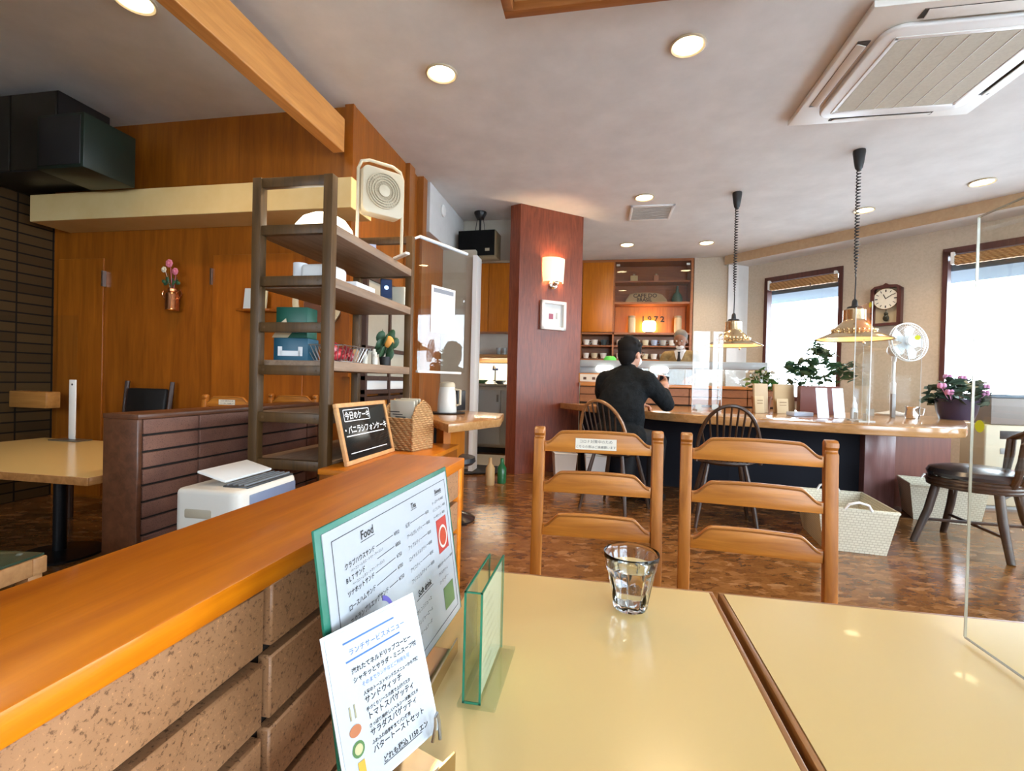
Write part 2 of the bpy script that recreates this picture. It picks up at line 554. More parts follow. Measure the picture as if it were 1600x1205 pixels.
# pale sill strip and dark mat in the kitchen entrance
struct(MB().span((-1.76, 5.30, .001), (-.95, 6.25, .012)).build('trim_kitchen_threshold', plain('pale threshold', (.60, .55, .44), .35), smooth=0))
tag(MB().prism([(-1.55, 4.80), (-.98, 5.06), (-.98, 5.36), (-1.40, 5.40)], .013, .025).build('door_mat', plain('charcoal mat', (.03, .03, .033), .9)), 'dark charcoal mat on the floor of the kitchen entrance', 'mat')

# pillar
pa, pb = Vector((-.885, 5.085)), Vector((-.24, 5.585))
pd = (pb-pa).normalized(); pn = Vector((-pd.y, pd.x))
PD = Vector((pd.x, pd.y, 0)); PN = Vector((pd.y, -pd.x, 0))
m = MB()
m.prism([tuple(pa), tuple(pb), tuple(pb+pn*.17), tuple(pa+Vector((-.118, .055)))], 0, CH-.001, 'xy')
struct(m.build('pillar', W_PILLAR, smooth=0))

# windows
def window(name, T, s0, s1, z0, z1, mull=0, fw=.05):
    e = bpy.data.objects.new(name, None); COL.objects.link(e); e['kind'] = 'structure'
    f = MB(T)
    f.span((s0-.01, -.025, z1-fw), (s1+.01, .10, z1+.02))
    f.span((s0-.01, -.03, z0-.03), (s1+.01, .12, z0+.03))
    f.span((s0-.01, -.025, z0), (s0+fw*.7, .10, z1))
    f.span((s1-fw*.7, -.025, z0), (s1+.01, .10, z1))
    for k in range(mull):
        sm = s0+(s1-s0)*(k+1)/(mull+1)
        f.span((sm-.025, .03, z0), (sm+.025, .08, z1))
    f.build('window_frame', W_MAROON, e, 0)
    MB(T).span((s0+.03, .058, z0+.02), (s1-.03, .064, z1-.04)).build('pane', PANE, e, 0)
    return e
window('window_1', TCH, .28, 1.25, .85, 2.54)
window('window_2', TCH, 2.24, 4.0, .95, 2.54)
window('window_3', TRT, .8, 3.4, .5, 2.5, 1)
window('window_4', TRT, 4.2, 6.8, .5, 2.5, 1)
window('window_5', TBK, 1.2, 4.2, .7, 2.5, 1)
window('window_6_added', TBK, 6.9, 8.3, 1.1, 2.3, 1)  # unseen window, added and sized to brighten the left side
def portal_at(T, s0, s1, z0, z1, n):
    c = T @ Vector(((s0+s1)/2, .16, (z0+z1)/2))
    portal('daylight_portal', c, (-n[0], -n[1], 0), s1-s0+.1, z1-z0+.1)
for T, a in ((TCH, (.28, 1.25, .85, 2.54, (q, q))), (TCH, (2.24, 4.0, .95, 2.54, (q, q))), (TRT, (.8, 3.4, .5, 2.5, (1, 0))), (TRT, (4.2, 6.8, .5, 2.5, (1, 0))), (TBK, (1.2, 4.2, .7, 2.5, (0, -1))), (TBK, (6.9, 8.3, 1.1, 2.3, (0, -1)))):
    portal_at(T, *a)
# outside: paving, the eave over the bay windows and a porch post
struct(MB().span((-20, -25, -.25), (30, 30, -.12)).build('ground_outside', plain('pale paving', (.62, .63, .64), .8), smooth=0))
struct(MB(TCH).span((-1.2, .16, 2.34), (5.6, .95, 2.46)).build('roof_eave', plain('blue grey eave board', (.085, .115, .15), .8, spec=.2), smooth=0))
struct(MB(TCH).span((.80, 1.6, -.12), (.98, 1.78, 2.34)).build('pillar_porch', plain('grey porch post', (.13, .15, .17), .8, spec=.2), smooth=0))

def blind(s0, s1, zt, label):
    t = root('rolled_blind', label, 'blind', TCH @ Vector(((s0+s1)/2, -.045, zt)), -PI/4, 'rolled bamboo blinds')
    w = s1-s0
    m = MB(); m.box((.02, 0, -.055), (w-.04, .05, .11), None, .012)
    for k in range(4): m.box((.02, -.027, -.02-.024*k), (w-.04, .006, .018))
    m.build('blind_roll', BAMBOO, t)
    for sx in (-1, 1): MB().box((sx*(w/2-.02), .005, -.03), (.03, .06, .13), None, .004).build('bracket', WPLAST, t)
    MB().tube([(w/2-.3, -.04, -.08), (w/2-.3, -.042, -.14)], .006).build('pull_knob', W_DARK, t)
blind(.33, 1.21, 2.47, 'short bamboo blind rolled up at the top of the narrower window by the clock')
blind(2.30, 3.95, 2.47, 'long bamboo blind rolled up at the top of the wide window on the right')

# panelled wall doors (flush)
for k, (x0, x1) in enumerate(((-4.26, -3.83), (-2.85, -2.10))):
    e = bpy.data.objects.new('door_%d' % (k+1), None); COL.objects.link(e); e['kind'] = 'structure'
    MB().span((x0, 3.116, .02), (x1, 3.129, 1.88), .003).build('door_panel', wood('door veneer', (.26, .068, .004), (.44, .13, .010), 'z', .33, .7), e, 0)
    hx = x1+.006 if k == 0 else x0-.006
    MB().span((hx-.006, 3.10, 1.66), (hx+.006, 3.13, 1.78)).build('hinge', STEEL, e, 0)
# cream pelmet across the panelled wall
m = MB(); m.span((-4.165, 2.85, 2.088), (-1.60, 3.128, 2.283), .004)
struct(m.build('trim_pelmet', CREAMP, smooth=0))

# golden ceiling beam
m = MB(); m.span((-1.86, -2.55, 2.545), (-1.775, 3.06, 2.775), .006)
struct(m.build('beam', W_BEAM, smooth=0))

# wooden ceiling hatch, its frame reaches past the top of the view
t = root('ceiling_light_panel', 'wood framed tan slatted panel hanging just below the ceiling at top centre', 'ceiling panel', (0, 0, 0))
m = MB()
x0, x1, y0, y1 = -.52, .75, 1.55, 2.395
for a, b in (((x0, y1-.05), (x1, y1)), ((x0, y0), (x1, y0+.05)), ((x0, y0+.05), (x0+.05, y1-.05)), ((x1-.05, y0+.05), (x1, y1-.05))):
    m.span((a[0], a[1], CH-.075), (b[0], b[1], CH-.001), .004)
m.build('panel_frame', wood('orange frame', (.26, .09, .02), (.42, .16, .04), 'x', .4), t)
m = MB()
for k in range(13):
    xx = x0+.05+k*(x1-x0-.1)/13
    m.span((xx+.004, y0+.05, CH-.03), (xx+(x1-x0-.1)/13-.004, y1-.05, CH-.012))
m.build('slatted_infill', wood('tan slats', (.50, .29, .10), (.64, .40, .16), 'y', .5), t, 0)

# ---------------------------------------------------------------- ceiling lights
GLOW = emit('warm lamp glow', (1, .80, .47), 9)
DL = [(-1.019, 2.867, 'by the golden beam', 18), (.431, 2.83, 'between the slatted panel and the air conditioner', 18), (.389, 5.061, 'right behind the square ceiling vent', 18), (.307, 6.749, 'left of the pair before the bar cabinet', 14), (1.334, 6.759, 'right of the pair before the bar cabinet', 14), (3.338, 5.048, 'near the soffit, farthest right', 14), (2.691, 5.691, 'hidden partly by the chain of the larger pendant', 10), (-2.392, 2.08, 'left of the golden beam over the left table', 10)]
for k, (x, y, where, en) in enumerate(DL):
    if k == 0:
        t = root('downlight', '', 'ceiling light', (x, y, CH), 0, 'recessed downlights')
        MB().lathe([(.078, -.001), (.097, -.001), (.099, -.010), (.090, -.014), (.080, -.008), (.078, -.001)], n=32, cap=False).build('trim_ring', plain('tan lamp ring', (.55, .47, .34), .4), t)
        MB().lathe([(.0, -.006), (.05, -.0055), (.079, -.003)], n=32, cap=False).build('lens', GLOW, t)
        dl0 = t
    else:
        t = dup(dl0, (x, y, CH))
    t['label'] = 'round warm recessed downlight ' + where
    lamp('downlight_beam', 'SPOT', (x, y, CH-.02), en*2.4, WARM, spot_size=math.radians(130), spot_blend=.9, shadow_soft_size=.07)

# square ceiling vent
t = root('ceiling_vent', 'white square slatted air vent in the ceiling before the bar', 'vent', (.495, 5.51, CH))
m = MB()
for a in range(4):
    m.T = RZ(a*PI/2); m.box((0, .215, -.008), (.46, .03, .016), None, .004)
m.build('vent_frame', WPLAST, t)
m = MB()
for k in range(12): m.box((0, -.19+k*.0345, -.012), (.40, .022, .003), (.5, 0, 0))
m.build('slats', plain('grey vent slat', (.66, .65, .62), .5), t)

# cassette air conditioner
t = root('air_conditioner', 'large white square ceiling cassette air conditioner at upper right', 'air conditioner', (1.816, 3.185, CH))
h = .553
def rrect(w, d, r, n=7):
    out = []
    for cx, cy, a0 in ((w-r, d-r, 0), (-w+r, d-r, PI/2), (-w+r, -d+r, PI), (w-r, -d+r, 1.5*PI)):
        for k in range(n): out.append((cx+r*math.cos(a0+PI/2*k/(n-1)), cy+r*math.sin(a0+PI/2*k/(n-1))))
    return out
ACW = plain('warm white casing', (.76, .74, .69), .4)
m = MB(); m.prism([(-h, -h), (h, -h), (h, h), (-h, h)], -.04, -.002, 'xy', .008); m.build('casing', ACW, t)
m = MB(); m.prism(rrect(.43, .43, .10), -.068, -.041, 'xy', .010, 3); m.build('raised_panel', WPLAST, t)
m = MB()
m.prism(rrect(.335, .335, .03), -.0715, -.069, 'xy')
m.build('intake_grille', mottle('tan filter mesh', (.47, .43, .34), (.54, .50, .40), 60, .7, .3), t)
m = MB()
for k in range(5): m.box((-.222+k*.111, 0, -.0725), (.004, .66, .002)); 
for k in range(4): m.T = RZ(k*PI/2); m.box((0, .349, -.070), (.71, .022, .006), None, .002)
m.build('grille_ribs', WPLAST, t)
for k in range(4):
    m = MB(RZ(k*PI/2)); m.box((0, .478, -.0405), (.62, .062, .006))
    o = m.build('outlet_slot', plain('dark outlet', (.05, .04, .03), .6), t)
    m = MB(RZ(k*PI/2)); m.box((0, .484, -.05), (.58, .05, .006), (.35, 0, 0), .002)
    m.build('outlet_flap', ACW, t)

# ================================================================ foreground: tables, brick partition, menus
TZ = .65
def cafe_table(x0, x1, y0, y1, label, group=None, z=TZ, top=CREAMT):
    t = root('cafe_table', label, 'table', ((x0+x1)/2, (y0+y1)/2, 0), 0, group)
    w, d = (x1-x0)/2, (y1-y0)/2
    m = MB(); m.span((-w+.008, -d+.008, z-.03), (w-.008, d-.008, z)); m.build('tabletop', top, t, 0)
    m = MB()
    for a, b in (((-w, -d), (w, -d+.0078)), ((-w, d-.0078), (w, d)), ((-w, -d+.0078), (-w+.0078, d-.0078)), ((w-.0078, -d+.0078), (w, d-.0078))):
        m.span((a[0], a[1], z-.034), (b[0], b[1], z-.0005), .002)
    m.build('edge_band', wood('table edge wood', (.22, .085, .02), (.45, .20, .06), 'y', .35), t)
    MB().cyl((0, 0, .02), (0, 0, z-.036), .03, n=20).build('pedestal', BLACKM, t)
    MB().lathe([(0, 0), (.19, 0), (.19, .012), (.05, .03), (0, .03)], n=32).build('base', BLACKM, t)
    MB().box((0, 0, z-.036), (.26, .26, .008)).build('mount_plate', BLACKM, t)
    return t
cafe_table(-.216, .197, .10, .868, 'cream topped table with the water glass and menus on it')
cafe_table(.205, .80, .10, .868, 'cream topped table to the right of the one with the water glass')

def brick_partition(x0, x1, y0, y1, z1, tile, cap, gap0, label, near_end=True, tl=.227):
    t = root('brick_partition', label, 'partition', ((x0+x1)/2, (y0+y1)/2, 0))
    cx, cy = (x0+x1)/2, (y0+y1)/2
    ct = .022
    m = MB(); m.span((x0-cx+.016, y0-cy+.02, 0), (x1-cx-.016, y1-cy-.02, z1-ct)); m.build('core', plain('dark mortar', (.016, .010, .006), .8), t, 0)
    m = MB(); m.span((x0-cx-.004, y0-cy, z1-ct), (x1-cx+.006, y1-cy, z1), .003); m.build('cap', cap, t)
    m = MB()
    ys = []
    y = gap0
    while y > y0: y -= tl+.010
    while y < y1-.03:
        a, b = max(y+.005, y0+.03), min(y+tl+.005, y1-.027)
        if b-a > .02: ys.append((a, b))
        y += tl+.010
    for side in (x0, x1):
        z = z1-ct-.002
        while z > .05:
            for a, b in ys:
                m.span((side-cx-(0 if side == x0 else .0155), a-cy, z-.062), (side-cx+(.0155 if side == x0 else 0), b-cy, z), .002, 1)
            z -= .072
    m.build('tile_facing', tile, t)
    for ye in (y0, y1-.022):
        m = MB(); m.span((x0-cx, ye-cy, 0), (x1-cx+.002, ye+.022-cy, z1-ct), .003); m.build('end_board', cap, t)
    return t
brick_partition(-.472, -.311, -1.7, 1.076, .82, TILE, W_CAP, .415, 'low partition of speckled tiles with an orange varnished wood cap, along the cream tables')
W_CAPD = wood('dark red wood cap', (.075, .028, .012), (.16, .058, .026), 'y', .35)
brick_partition(-2.09, -1.917, 1.71, 3.06, .82, TILED, W_CAPD, 1.73+.30, 'low dark red tiled partition behind the white air purifier', tl=.43)

# ---- big menu in green folder
def text_line(m, T, s, u, v, size, align='LEFT', bold=0.0):
    m.text(s, size, T @ TR(u, v, 0), align, 0, bold)
mx, my, mz = -.189, .350, .668
MT = frame((-.198, .361, .670), (.0275, .9996, 0), (-.1447, .004, .9895)) @ Matrix.Scale(.9557, 4)
t = root('menu_folder', 'large white food and tea menu in a green folder leaning by the partition', 'menu', (0, 0, 0))
Wd, Hd = .325, .2145
m = MB(MT); m.span((-.003, 0, -.004), (Wd+.003, Hd, -.0012), .001); m.build('folder', plain('green folder', (.004, .14, .085), .35), t)
m = MB(MT)
m.span((.006, .003, -.001), (Wd-.005, Hd-.006, 0))
m.mi = 1
def rect_line(m, a, b, th, z):
    (x0, y0), (x1, y1) = a, b
    m.span((x0, y0, z), (x1, y0+th, z+.0001)); m.span((x0, y1-th, z), (x1, y1, z+.0001))
    m.span((x0, y0, z), (x0+th, y1, z+.0001)); m.span((x1-th, y0, z), (x1, y1, z+.0001))
rect_line(m, (.018, .012), (Wd-.014, Hd-.016), .0007, .0003)
LT = TR(0, 0, .0006)
def hl(m, u0, u1, v, th=.0006): m.span((u0, v, .0004), (u1, v+th, .0005))
text_line(m, LT, 'Food', .080, Hd-.030, .0125, 'CENTER', .0002); hl(m, .066, .094, Hd-.0325)
for k, (s, p) in enumerate((('クラブハウスサンド', '¥950'), ('B L T サンド', '¥800'), ('ツナホットサンド', '¥750'), ('ロースハムサンド', '¥700'), ('スクランブルエッグサンド', '¥750'))):
    v = Hd-.048-k*.0128
    text_line(m, LT, s, .034, v, .0064, 'LEFT', .0001)
    text_line(m, LT, p, .137, v, .0064); hl(m, .034+.0064*len(s)+.003, .134, v+.002)
    if k < 2: text_line(m, LT, 'ベーコン・レタス・トマト・チーズ入り', .044, v-.0055, .0036)
text_line(m, LT, 'Tea', .196, Hd-.030, .0095, 'CENTER', .0002); hl(m, .187, .205, Hd-.032)
for k, s in enumerate(('紅茶', 'アールグレイティー', 'アップルティー', 'ロイヤルミルクティー', 'アイスティー', 'アイスミルクティー')):
    v = Hd-.048-k*.0135
    text_line(m, LT, s, .168, v, .0060); text_line(m, LT, '¥500', .229, v, .0058); hl(m, .168+.0060*len(s)*.98+.002, .227, v+.002, .0005)
text_line(m, LT, 'Soft drink', .203, Hd-.137, .0105, 'CENTER', .0003); hl(m, .176, .230, Hd-.140)
for k, s in enumerate(('オレンジジュース', 'ジンジャーエール', 'クリームソーダ')): text_line(m, LT, s, .172, Hd-.155-k*.0135, .0060)
text_line(m, LT, 'Sweets', .281, Hd-.030, .0085, 'CENTER', .0002); hl(m, .268, .294, Hd-.032)
for k, s in enumerate(('チーズケーキ  ¥450', 'バニラシフォン  ¥450', 'ケーキセット  ¥800')):
    text_line(m, LT, s, .255, Hd-.042-k*.010, .0050)
for k, s in enumerate(('季節のケーキ ――― ¥500', 'アイスクリーム', 'コーヒーゼリー')):
    text_line(m, LT, s, .251, Hd-.128-k*.011, .0050)
p1 = MB(MT); p1.span((.262, Hd-.112, .0004), (.300, Hd-.066, .0005))
p1.mi = 1; p1.lathe([(0, 0), (.016, 0)], (.281, Hd-.092, .0007), 24, cap=False)
p1.mi = 2; p1.lathe([(0, 0), (.0125, 0)], (.281, Hd-.092, .0009), 24, cap=False)
p2 = MB(MT); p2.span((.262, Hd-.190, .0004), (.300, Hd-.160, .0005))
p3 = MB(MT)
for a0 in (.4, 2.6): 
    p3.add([(.088+r*math.cos(a0+q_*.1), Hd-.128+r*math.sin(a0+q_*.1), .0006) for r in (.026, .031) for q_ in range(10)], [(i, i+1, 11+i, 10+i) for i in range(9)])
p3.mi = 1; p3.add([(.074, Hd-.134, .0006), (.102, Hd-.134, .0006), (.098, Hd-.119, .0006), (.086, Hd-.115, .0006)], [(0, 1, 2, 3)])
sh = m.build('menu_sheet', [MENUP, INK], t, 0)
TEAR = plain('tea red', (.45, .06, .03), .3)
p1.build('printed_photo', [plain('photo red', (.42, .04, .03), .4), plain('cup white', (.55, .53, .48), .3), TEAR], sh, 0)['label'] = 'red photo of a tea cup'
p2.build('printed_photo', plain('photo green', (.10, .20, .07), .4), sh, 0)['label'] = 'green photo at the lower right'
p3.build('printed_emblem', [plain('arc violet', (.12, .10, .45), .5), TEAR], sh, 0)['label'] = 'violet arcs around a red shape'

STANDM = plain('polished tan metal', (.62, .50, .33), .16, 1)
def menu_stand(T, w, label):
    t = root('menu_stand', label, 'menu stand', (0, 0, 0))
    m = MB(T); m.span((0, -.038, .0005), (w, .022, .0025)); m.build('base', STANDM, t)
    m = MB(T); m.add([(0, .0205, .002), (w, .0205, .002), (w, .046, .125), (0, .046, .125), (0, .0225, .002), (w, .0225, .002), (w, .048, .125), (0, .048, .125)], [(0, 1, 2, 3), (7, 6, 5, 4), (0, 4, 5, 1), (3, 2, 6, 7), (0, 3, 7, 4), (1, 5, 6, 2)]); m.build('back_plate', STANDM, t, 0)
    m = MB(T); m.box((w/2, -.038, .009), (w, .002, .018)); m.build('lip', STANDM, t, 0)
    return t
# stand of the large menu: x axis along +Y, depth axis towards -X
menu_stand(Matrix(((0, -1, 0, -.211), (1, 0, 0, .46), (0, 0, 1, TZ), (0, 0, 0, 1))), .135, 'tan metal easel stand behind the large menu in the green folder')

# ---- small lunch card
BR, UPV, XV = Vector((-.1415, .427, .680)), Vector((-.284, .114, .952))*.116, Vector((.3724, .9281, 0))*.0999
BLc = BR-XV
CT = frame(BLc, XV, UPV) @ Matrix.Scale(.93, 4)
cw, chh = XV.length/.93, UPV.length/.93
t = root('lunch_menu_card', 'small laminated lunch card with blue lines and food drawings in front of the large menu', 'menu', (0, 0, 0))
m = MB(CT); m.prism([(-.002, -.006), (cw+.002, -.006), (cw+.002, chh+.002), (-.002, chh+.002)], -.0012, -.0004, 'xy'); m.build('lamination', plain('glossy film', (.52, .55, .60), .08), t, 0)
m = MB(CT)
m.span((.001, -.004, -.0003), (cw-.001, chh-.001, 0))
L2 = TR(0, 0, .0004)
m.mi = 2
hl(m, .018, .078, chh-.012, .0014); hl(m, .018, .082, chh-.0275, .0014)
text_line(m, L2, 'ランチサービスメニュー', .022, chh-.0225, .0062, 'LEFT')
text_line(m, L2, 'そのまでランチなどご利用も可', .030, chh-.052, .0042)
m.mi = 1
text_line(m, L2, '淹れたてネルドリップコーヒー', .022, chh-.038, .0052, 'LEFT', .00012)
text_line(m, L2, 'シャキッとサラダ・ミニスープ付', .022, chh-.0455, .0052, 'LEFT', .00012)
for k, (a, b) in enumerate((('人気のトーストサンド各メニューから選択', 'サンドウィッチ'), ('手づくりソースの店で上げパスタ', 'トマトスパゲッティ'), ('さっぱり美味しいヘルシー冷製パスタ', 'サラダスパゲッティ'), ('ふわふわ自家仕立てパン使用', 'バタートーストセット'))):
    v = chh-.0595-k*.0135
    text_line(m, L2, a, .030, v, .0036, 'LEFT', .0001); text_line(m, L2, b, .030, v-.0068, .0064, 'LEFT', .00012)
text_line(m, L2, 'どれも税込 1150 エン', .038, .005, .0060, 'LEFT', .00015); hl(m, .038, .086, .0035)
IX = .016
sh = m.build('card_sheet', [MENUP, INK, INKB], t, 0)
m = MB(CT); m.span((IX-.003, chh-.072, .0003), (IX-.0015, chh-.061, .0005)); m.span((IX+.002, chh-.072, .0003), (IX+.0035, chh-.061, .0005))
m.build('drawing', plain('drawing tan', (.30, .27, .16), .6), sh, 0)
m = MB(CT); m.lathe([(0, 0), (.0062, 0)], (IX, chh-.081, .0004), 20, cap=False, sy=.75)
m.build('drawing', plain('drawing orange', (.38, .12, .04), .6), sh, 0)
m = MB(CT); m.lathe([(0, 0), (.0064, 0)], (IX, chh-.0955, .0004), 20, cap=False)
m.mi = 1; m.lathe([(0, 0), (.0042, 0)], (IX, chh-.0955, .0007), 20, cap=False)
m.build('drawing', [plain('drawing green', (.06, .15, .035), .6), plain('drawing pale', (.42, .38, .20), .6)], sh, 0)
m = MB(CT); m.span((IX-.003, chh-.117, .0003), (IX+.004, chh-.105, .0005))
m.build('drawing', plain('drawing yellow', (.50, .30, .02), .6), sh, 0)
ang = math.atan2(XV.y, XV.x)
t = menu_stand(TR(*(BLc+XV*.32)) @ TR(0, 0, TZ-BLc.z) @ RZ(ang) @ TR(0, .012, 0), .062, 'small tan metal stand with a clip that holds the lunch card')
m = MB(TR(BR.x, BR.y, TZ) @ RZ(ang) @ TR(-.012, -.004, 0)); m.tube([(0, -.001, .022), (0, -.004, .036), (.001, -.003, .044), (.004, -.002, .046), (.006, -.003, .038), (.006, -.005, .022)], .0016, 6); m.build('wire_clip', STEEL, t)

# ---- clear acrylic card stand
t = root('acrylic_card_stand', 'clear upright acrylic card holder with green edges on the cream table', 'card holder', (-.127, .553, TZ), .0)
m = MB()
m.span((-.010, -.057, .005), (-.0082, .057, .123)); m.span((.0082, -.057, .005), (.010, .057, .123)); m.span((-.0082, -.057, .005), (.0082, -.0555, .123)); m.span((-.0082, .0555, .005), (.0082, .057, .123))
m.build('sleeve', thin_glass('green tinted acrylic', (.92, .97, .93), 1.0), t, 0)
m = MB()
for x in (-.0091, .0091):
    m.box((x, -.0573, .064), (.0024, .0014, .119)); m.box((x, 0, .1236), (.0022, .116, .0016)); m.box((x, .0573, .064), (.0020, .0014, .119))
m.box((0, -.0573, .1236), (.02, .0014, .0016)); m.box((0, -.0573, .0055), (.02, .0014, .0022))
m.build('green_edge', GREENEDGE, t, 0)
m = MB(); m.span((-.0155, -.060, .0002), (.0265, .063, .0048), .001); m.build('base', thin_glass('green tinted acrylic foot', (.94, .975, .95), 1.0), t, 0)
m = MB(); m.span((.0070, -.053, .008), (.0078, .053, .119)); m.mi = 1
PT = frame((.0080, -.047, .110), (0, 1, 0), (0, 0, 1))
for k in range(9): m.text(('店内でのお願い' if k == 0 else 'マスクの着用をお願いいたします')[:15-(k*5) % 6], .0052, PT @ TR(0, -.011*k-.004, 0))
m.build('insert', [PAPERC, plain('grey ink', (.25, .25, .25), .6)], t, 0)

# ---- tumbler of water
def facet(n, z, r0, depth):
    return [((r0-depth*(1-abs(math.cos(4.5*2*PI*k/n)))) * math.cos(2*PI*k/n), (r0-depth*(1-abs(math.cos(4.5*2*PI*k/n))))*math.sin(2*PI*k/n), z) for k in range(n)]
t = root('water_glass', 'faceted clear tumbler of water on the cream table', 'glass', (.054, .772, TZ))
m = MB(); n = 72
rings = [facet(n, z, r, d) for z, r, d in ((.0008, .0245, .001), (.003, .0265, .0018), (.015, .0285, .0022), (.035, .0322, .0024), (.052, .0356, .002), (.060, .0376, .001), (.066, .0392, 0), (.080, .0420, 0), (.0865, .0428, 0), (.088, .0424, 0), (.0872, .0412, 0), (.080, .0402, 0), (.060, .0358, 0), (.035, .0300, 0), (.015, .0260, 0), (.0105, .0235, 0))]
vs = [v for r in rings for v in r]
fs = [(i*n+k, i*n+(k+1) % n, (i+1)*n+(k+1) % n, (i+1)*n+k) for i in range(len(rings)-1) for k in range(n)]
fs += [tuple(range(n))[::-1], tuple((len(rings)-1)*n+k for k in range(n))]
m.add(vs, fs); m.build('tumbler', TUBGL, t, 50)
MB().lathe([(.0232, .0108), (.0258, .0152), (.0298, .0352), (.0356, .0602), (.0372, .0660), (.0, .0664)], n=48).build('water', WATER, t)

# ---- acrylic screen standing on the tables
t = root('acrylic_screen', 'tall clear acrylic screen with a yellow dot at the right edge of the near table', 'screen', (.515, .43, TZ+.0005))
MB().span((-.0015, -.33, .004), (.0015, .352, .594)).build('sheet', thin_glass('clear near acrylic', (.965, .975, .96), .8), t, 0)
m = MB(); m.box((0, .3528, .299), (.0032, .0016, .590)); m.box((0, .01, .5948), (.0032, .684, .0016)); m.box((0, .01, .0032), (.0032, .684, .0016)); m.build('polished_edge', plain('acrylic bright edge', (.60, .56, .46), .2, trans=.5), t, 0)
m = MB(); m.lathe([(0, 0), (.0085, 0)], n=24, M=RY(-PI/2), cap=False); o = m.build('yellow_sticker', plain('lime yellow', (.80, .86, .03), .5), t, 0); o.location = (-.0022, .336, .303)
m = MB()
for y in (-.25, .02): m.box((0, y, .0018), (.06, .02, .0032))
m.build('foot', GLASS, t, 0)

# ---- ladder-back chairs
def ladder_chair(label, loc, rz, wd=.335):
    t = root('ladder_back_chair', label, 'chair', loc, rz, 'honey oak ladder-back chairs')
    fy = lambda z: .175-.010*min(z, .42)/.42 + (.032*max(0, z-.42)/.45)
    for sx in (-1, 1):
        zs = [0, .2, .42, .6, .78, .834, .838, .842, .850, .862, .868]
        fr = [fy(z)-(.002 if .79 < z < .836 else 0)+(.006 if z in (.838, .842) else 0)-(.003 if .845 < z < .865 else 0) for z in zs]
        bk = [fy(z)+.030 for z in zs]
        bk[-1] -= .008; fr[-1] += .006
        m = MB(); m.prism([(y, z) for y, z in zip(fr, zs)]+[(y, z) for y, z in zip(bk[::-1], zs[::-1])], sx*wd/2-.0155, sx*wd/2+.0155, 'yz', .004)
        o = m.build('back_post', W_OAK_Z, t)
    for k, (zb, zt) in enumerate(((.797, .862), (.680, .745), (.556, .624))):
        hw = wd/2-.0155
        top = []
        for q_ in range(49):
            u = -1+2*q_/48
            a = abs(u)
            sh = 0 if a < .66 else min(1, (a-.66)/.30)
            sh = sh*sh*(3-2*sh)
            top.append((u*hw, zt-.007*min(a, .7)**2-.032*sh))
        poly = [(-hw, zb), (hw, zb)]+top[::-1]
        yy = fy((zb+zt)/2)
        m = MB(); m.prism(poly, yy+.004, yy+.022, 'xz', .004)
        rl = m.build('ladder_rail', W_OAK_X, t)
        MB().tube([(x, yy+.0035, z-.006) for x, z in top[1:-1]], .0026, 6).build('bead_moulding', wood('dark bead wood', (.19, .062, .009), (.34, .125, .018), 'x', .35), rl)
    m = MB(); m.box((0, -.02, .398), (wd+.03, .37, .028), None, .01, 3); m.build('seat', W_OAK_X, t)
    for sx in (-1, 1):
        MB().cyl((sx*wd/2, -.18, 0), (sx*wd/2, -.18, .386), .014, .018, 12).build('front_leg', W_OAK_Z, t)
    m = MB()
    for sx in (-1, 1): m.cyl((sx*wd/2, -.18, .16), (sx*wd/2, .175, .16), .009, n=10)
    m.cyl((-wd/2, -.18, .22), (wd/2, -.18, .22), .009, n=10)
    m.build('stretcher', W_OAK_X, t)
    return t
c1 = ladder_chair('honey oak ladder-back chair with a cream notice on its top rail', (-.005, 1.205, 0), 0, .335)
m = MB(); m.span((-.062, -.0006, -.016), (.054, .0004, .016)); m.mi = 1
NT = frame((-.004, -.0009, .004), (1, 0, 0), (0, 0, 1))
m.text('コロナ対策中のため', .0105, NT @ TR(0, 0, 0), 'CENTER'); m.text('こちらの席はご遠慮願います', .0088, NT @ TR(0, -.0145, 0), 'CENTER')
o = m.build('notice_label', [PAPERC, INK], c1, 0); o['label'] = 'cream paper notice'
o.location = (.000, .1975, .8235)
ladder_chair('honey oak ladder-back chair in front of the cream waste basket, no notice on it', (.385, 1.178, 0), -.13, .348)

# ================================================================ left side of the room
LZ = .55
cafe_table(-3.62, -2.105, 1.66, 2.58, 'low cream topped table at the far left beside the dark red tiled partition', z=LZ)
t = root('acrylic_screen', 'clear acrylic screen held by a white post on the low left table', 'screen', (-3.31, 2.52, LZ))
MB().span((-.9, -.002, .03), (.02, .002, .80)).build('sheet', GLASS, t, 0)
m = MB(); m.box((.0, -.006, .20), (.05, .008, .38), None, .002); m.build('white_post', WPLAST, t)
m = MB(); m.box((-.02, 0, .004), (.22, .10, .007), None, .002); m.build('foot', plain('grey metal foot', (.25, .26, .24), .3, .8), t)
MB().lathe([(0, 0), (.007, 0)], n=14, M=RX(PI/2), cap=False).build('screw', BLACK, t, 0).location = (0, -.0105, .36)
t = root('side_table', 'small pale wooden side table with a dark glass top at the bottom left edge', 'table', (-1.78, 1.283, 0), .12)
m = MB()
for a, b in (((-.62, -.045), (0, 0)), ((-.62, -.45), (0, -.405)), ((-.62, -.405), (-.575, -.045)), ((-.045, -.405), (0, -.045))):
    m.span((*a, .335), (*b, .39), .004)
m.build('apron', W_PINE, t)
MB().span((-.615, -.445, .391), (-.005, -.005, .399), .002).build('glass_top', plain('dark green glass top', (.05, .09, .06), .06), t)
for x in (-.59, -.03):
    for y in (-.42, -.03): MB().box((x, y, .167), (.045, .045, .334), None, .004).build('leg', W_PINE, t)
tag(MB().span((-4.319, 2.84, .716), (-3.98, 2.94, .838), .006).build('reflection_bar', W_LEDGE), 'orange wooden bar standing for a reflection, on the dark brick wall at the far left', 'rail')  # solid bar in place of an orange reflection in the acrylic
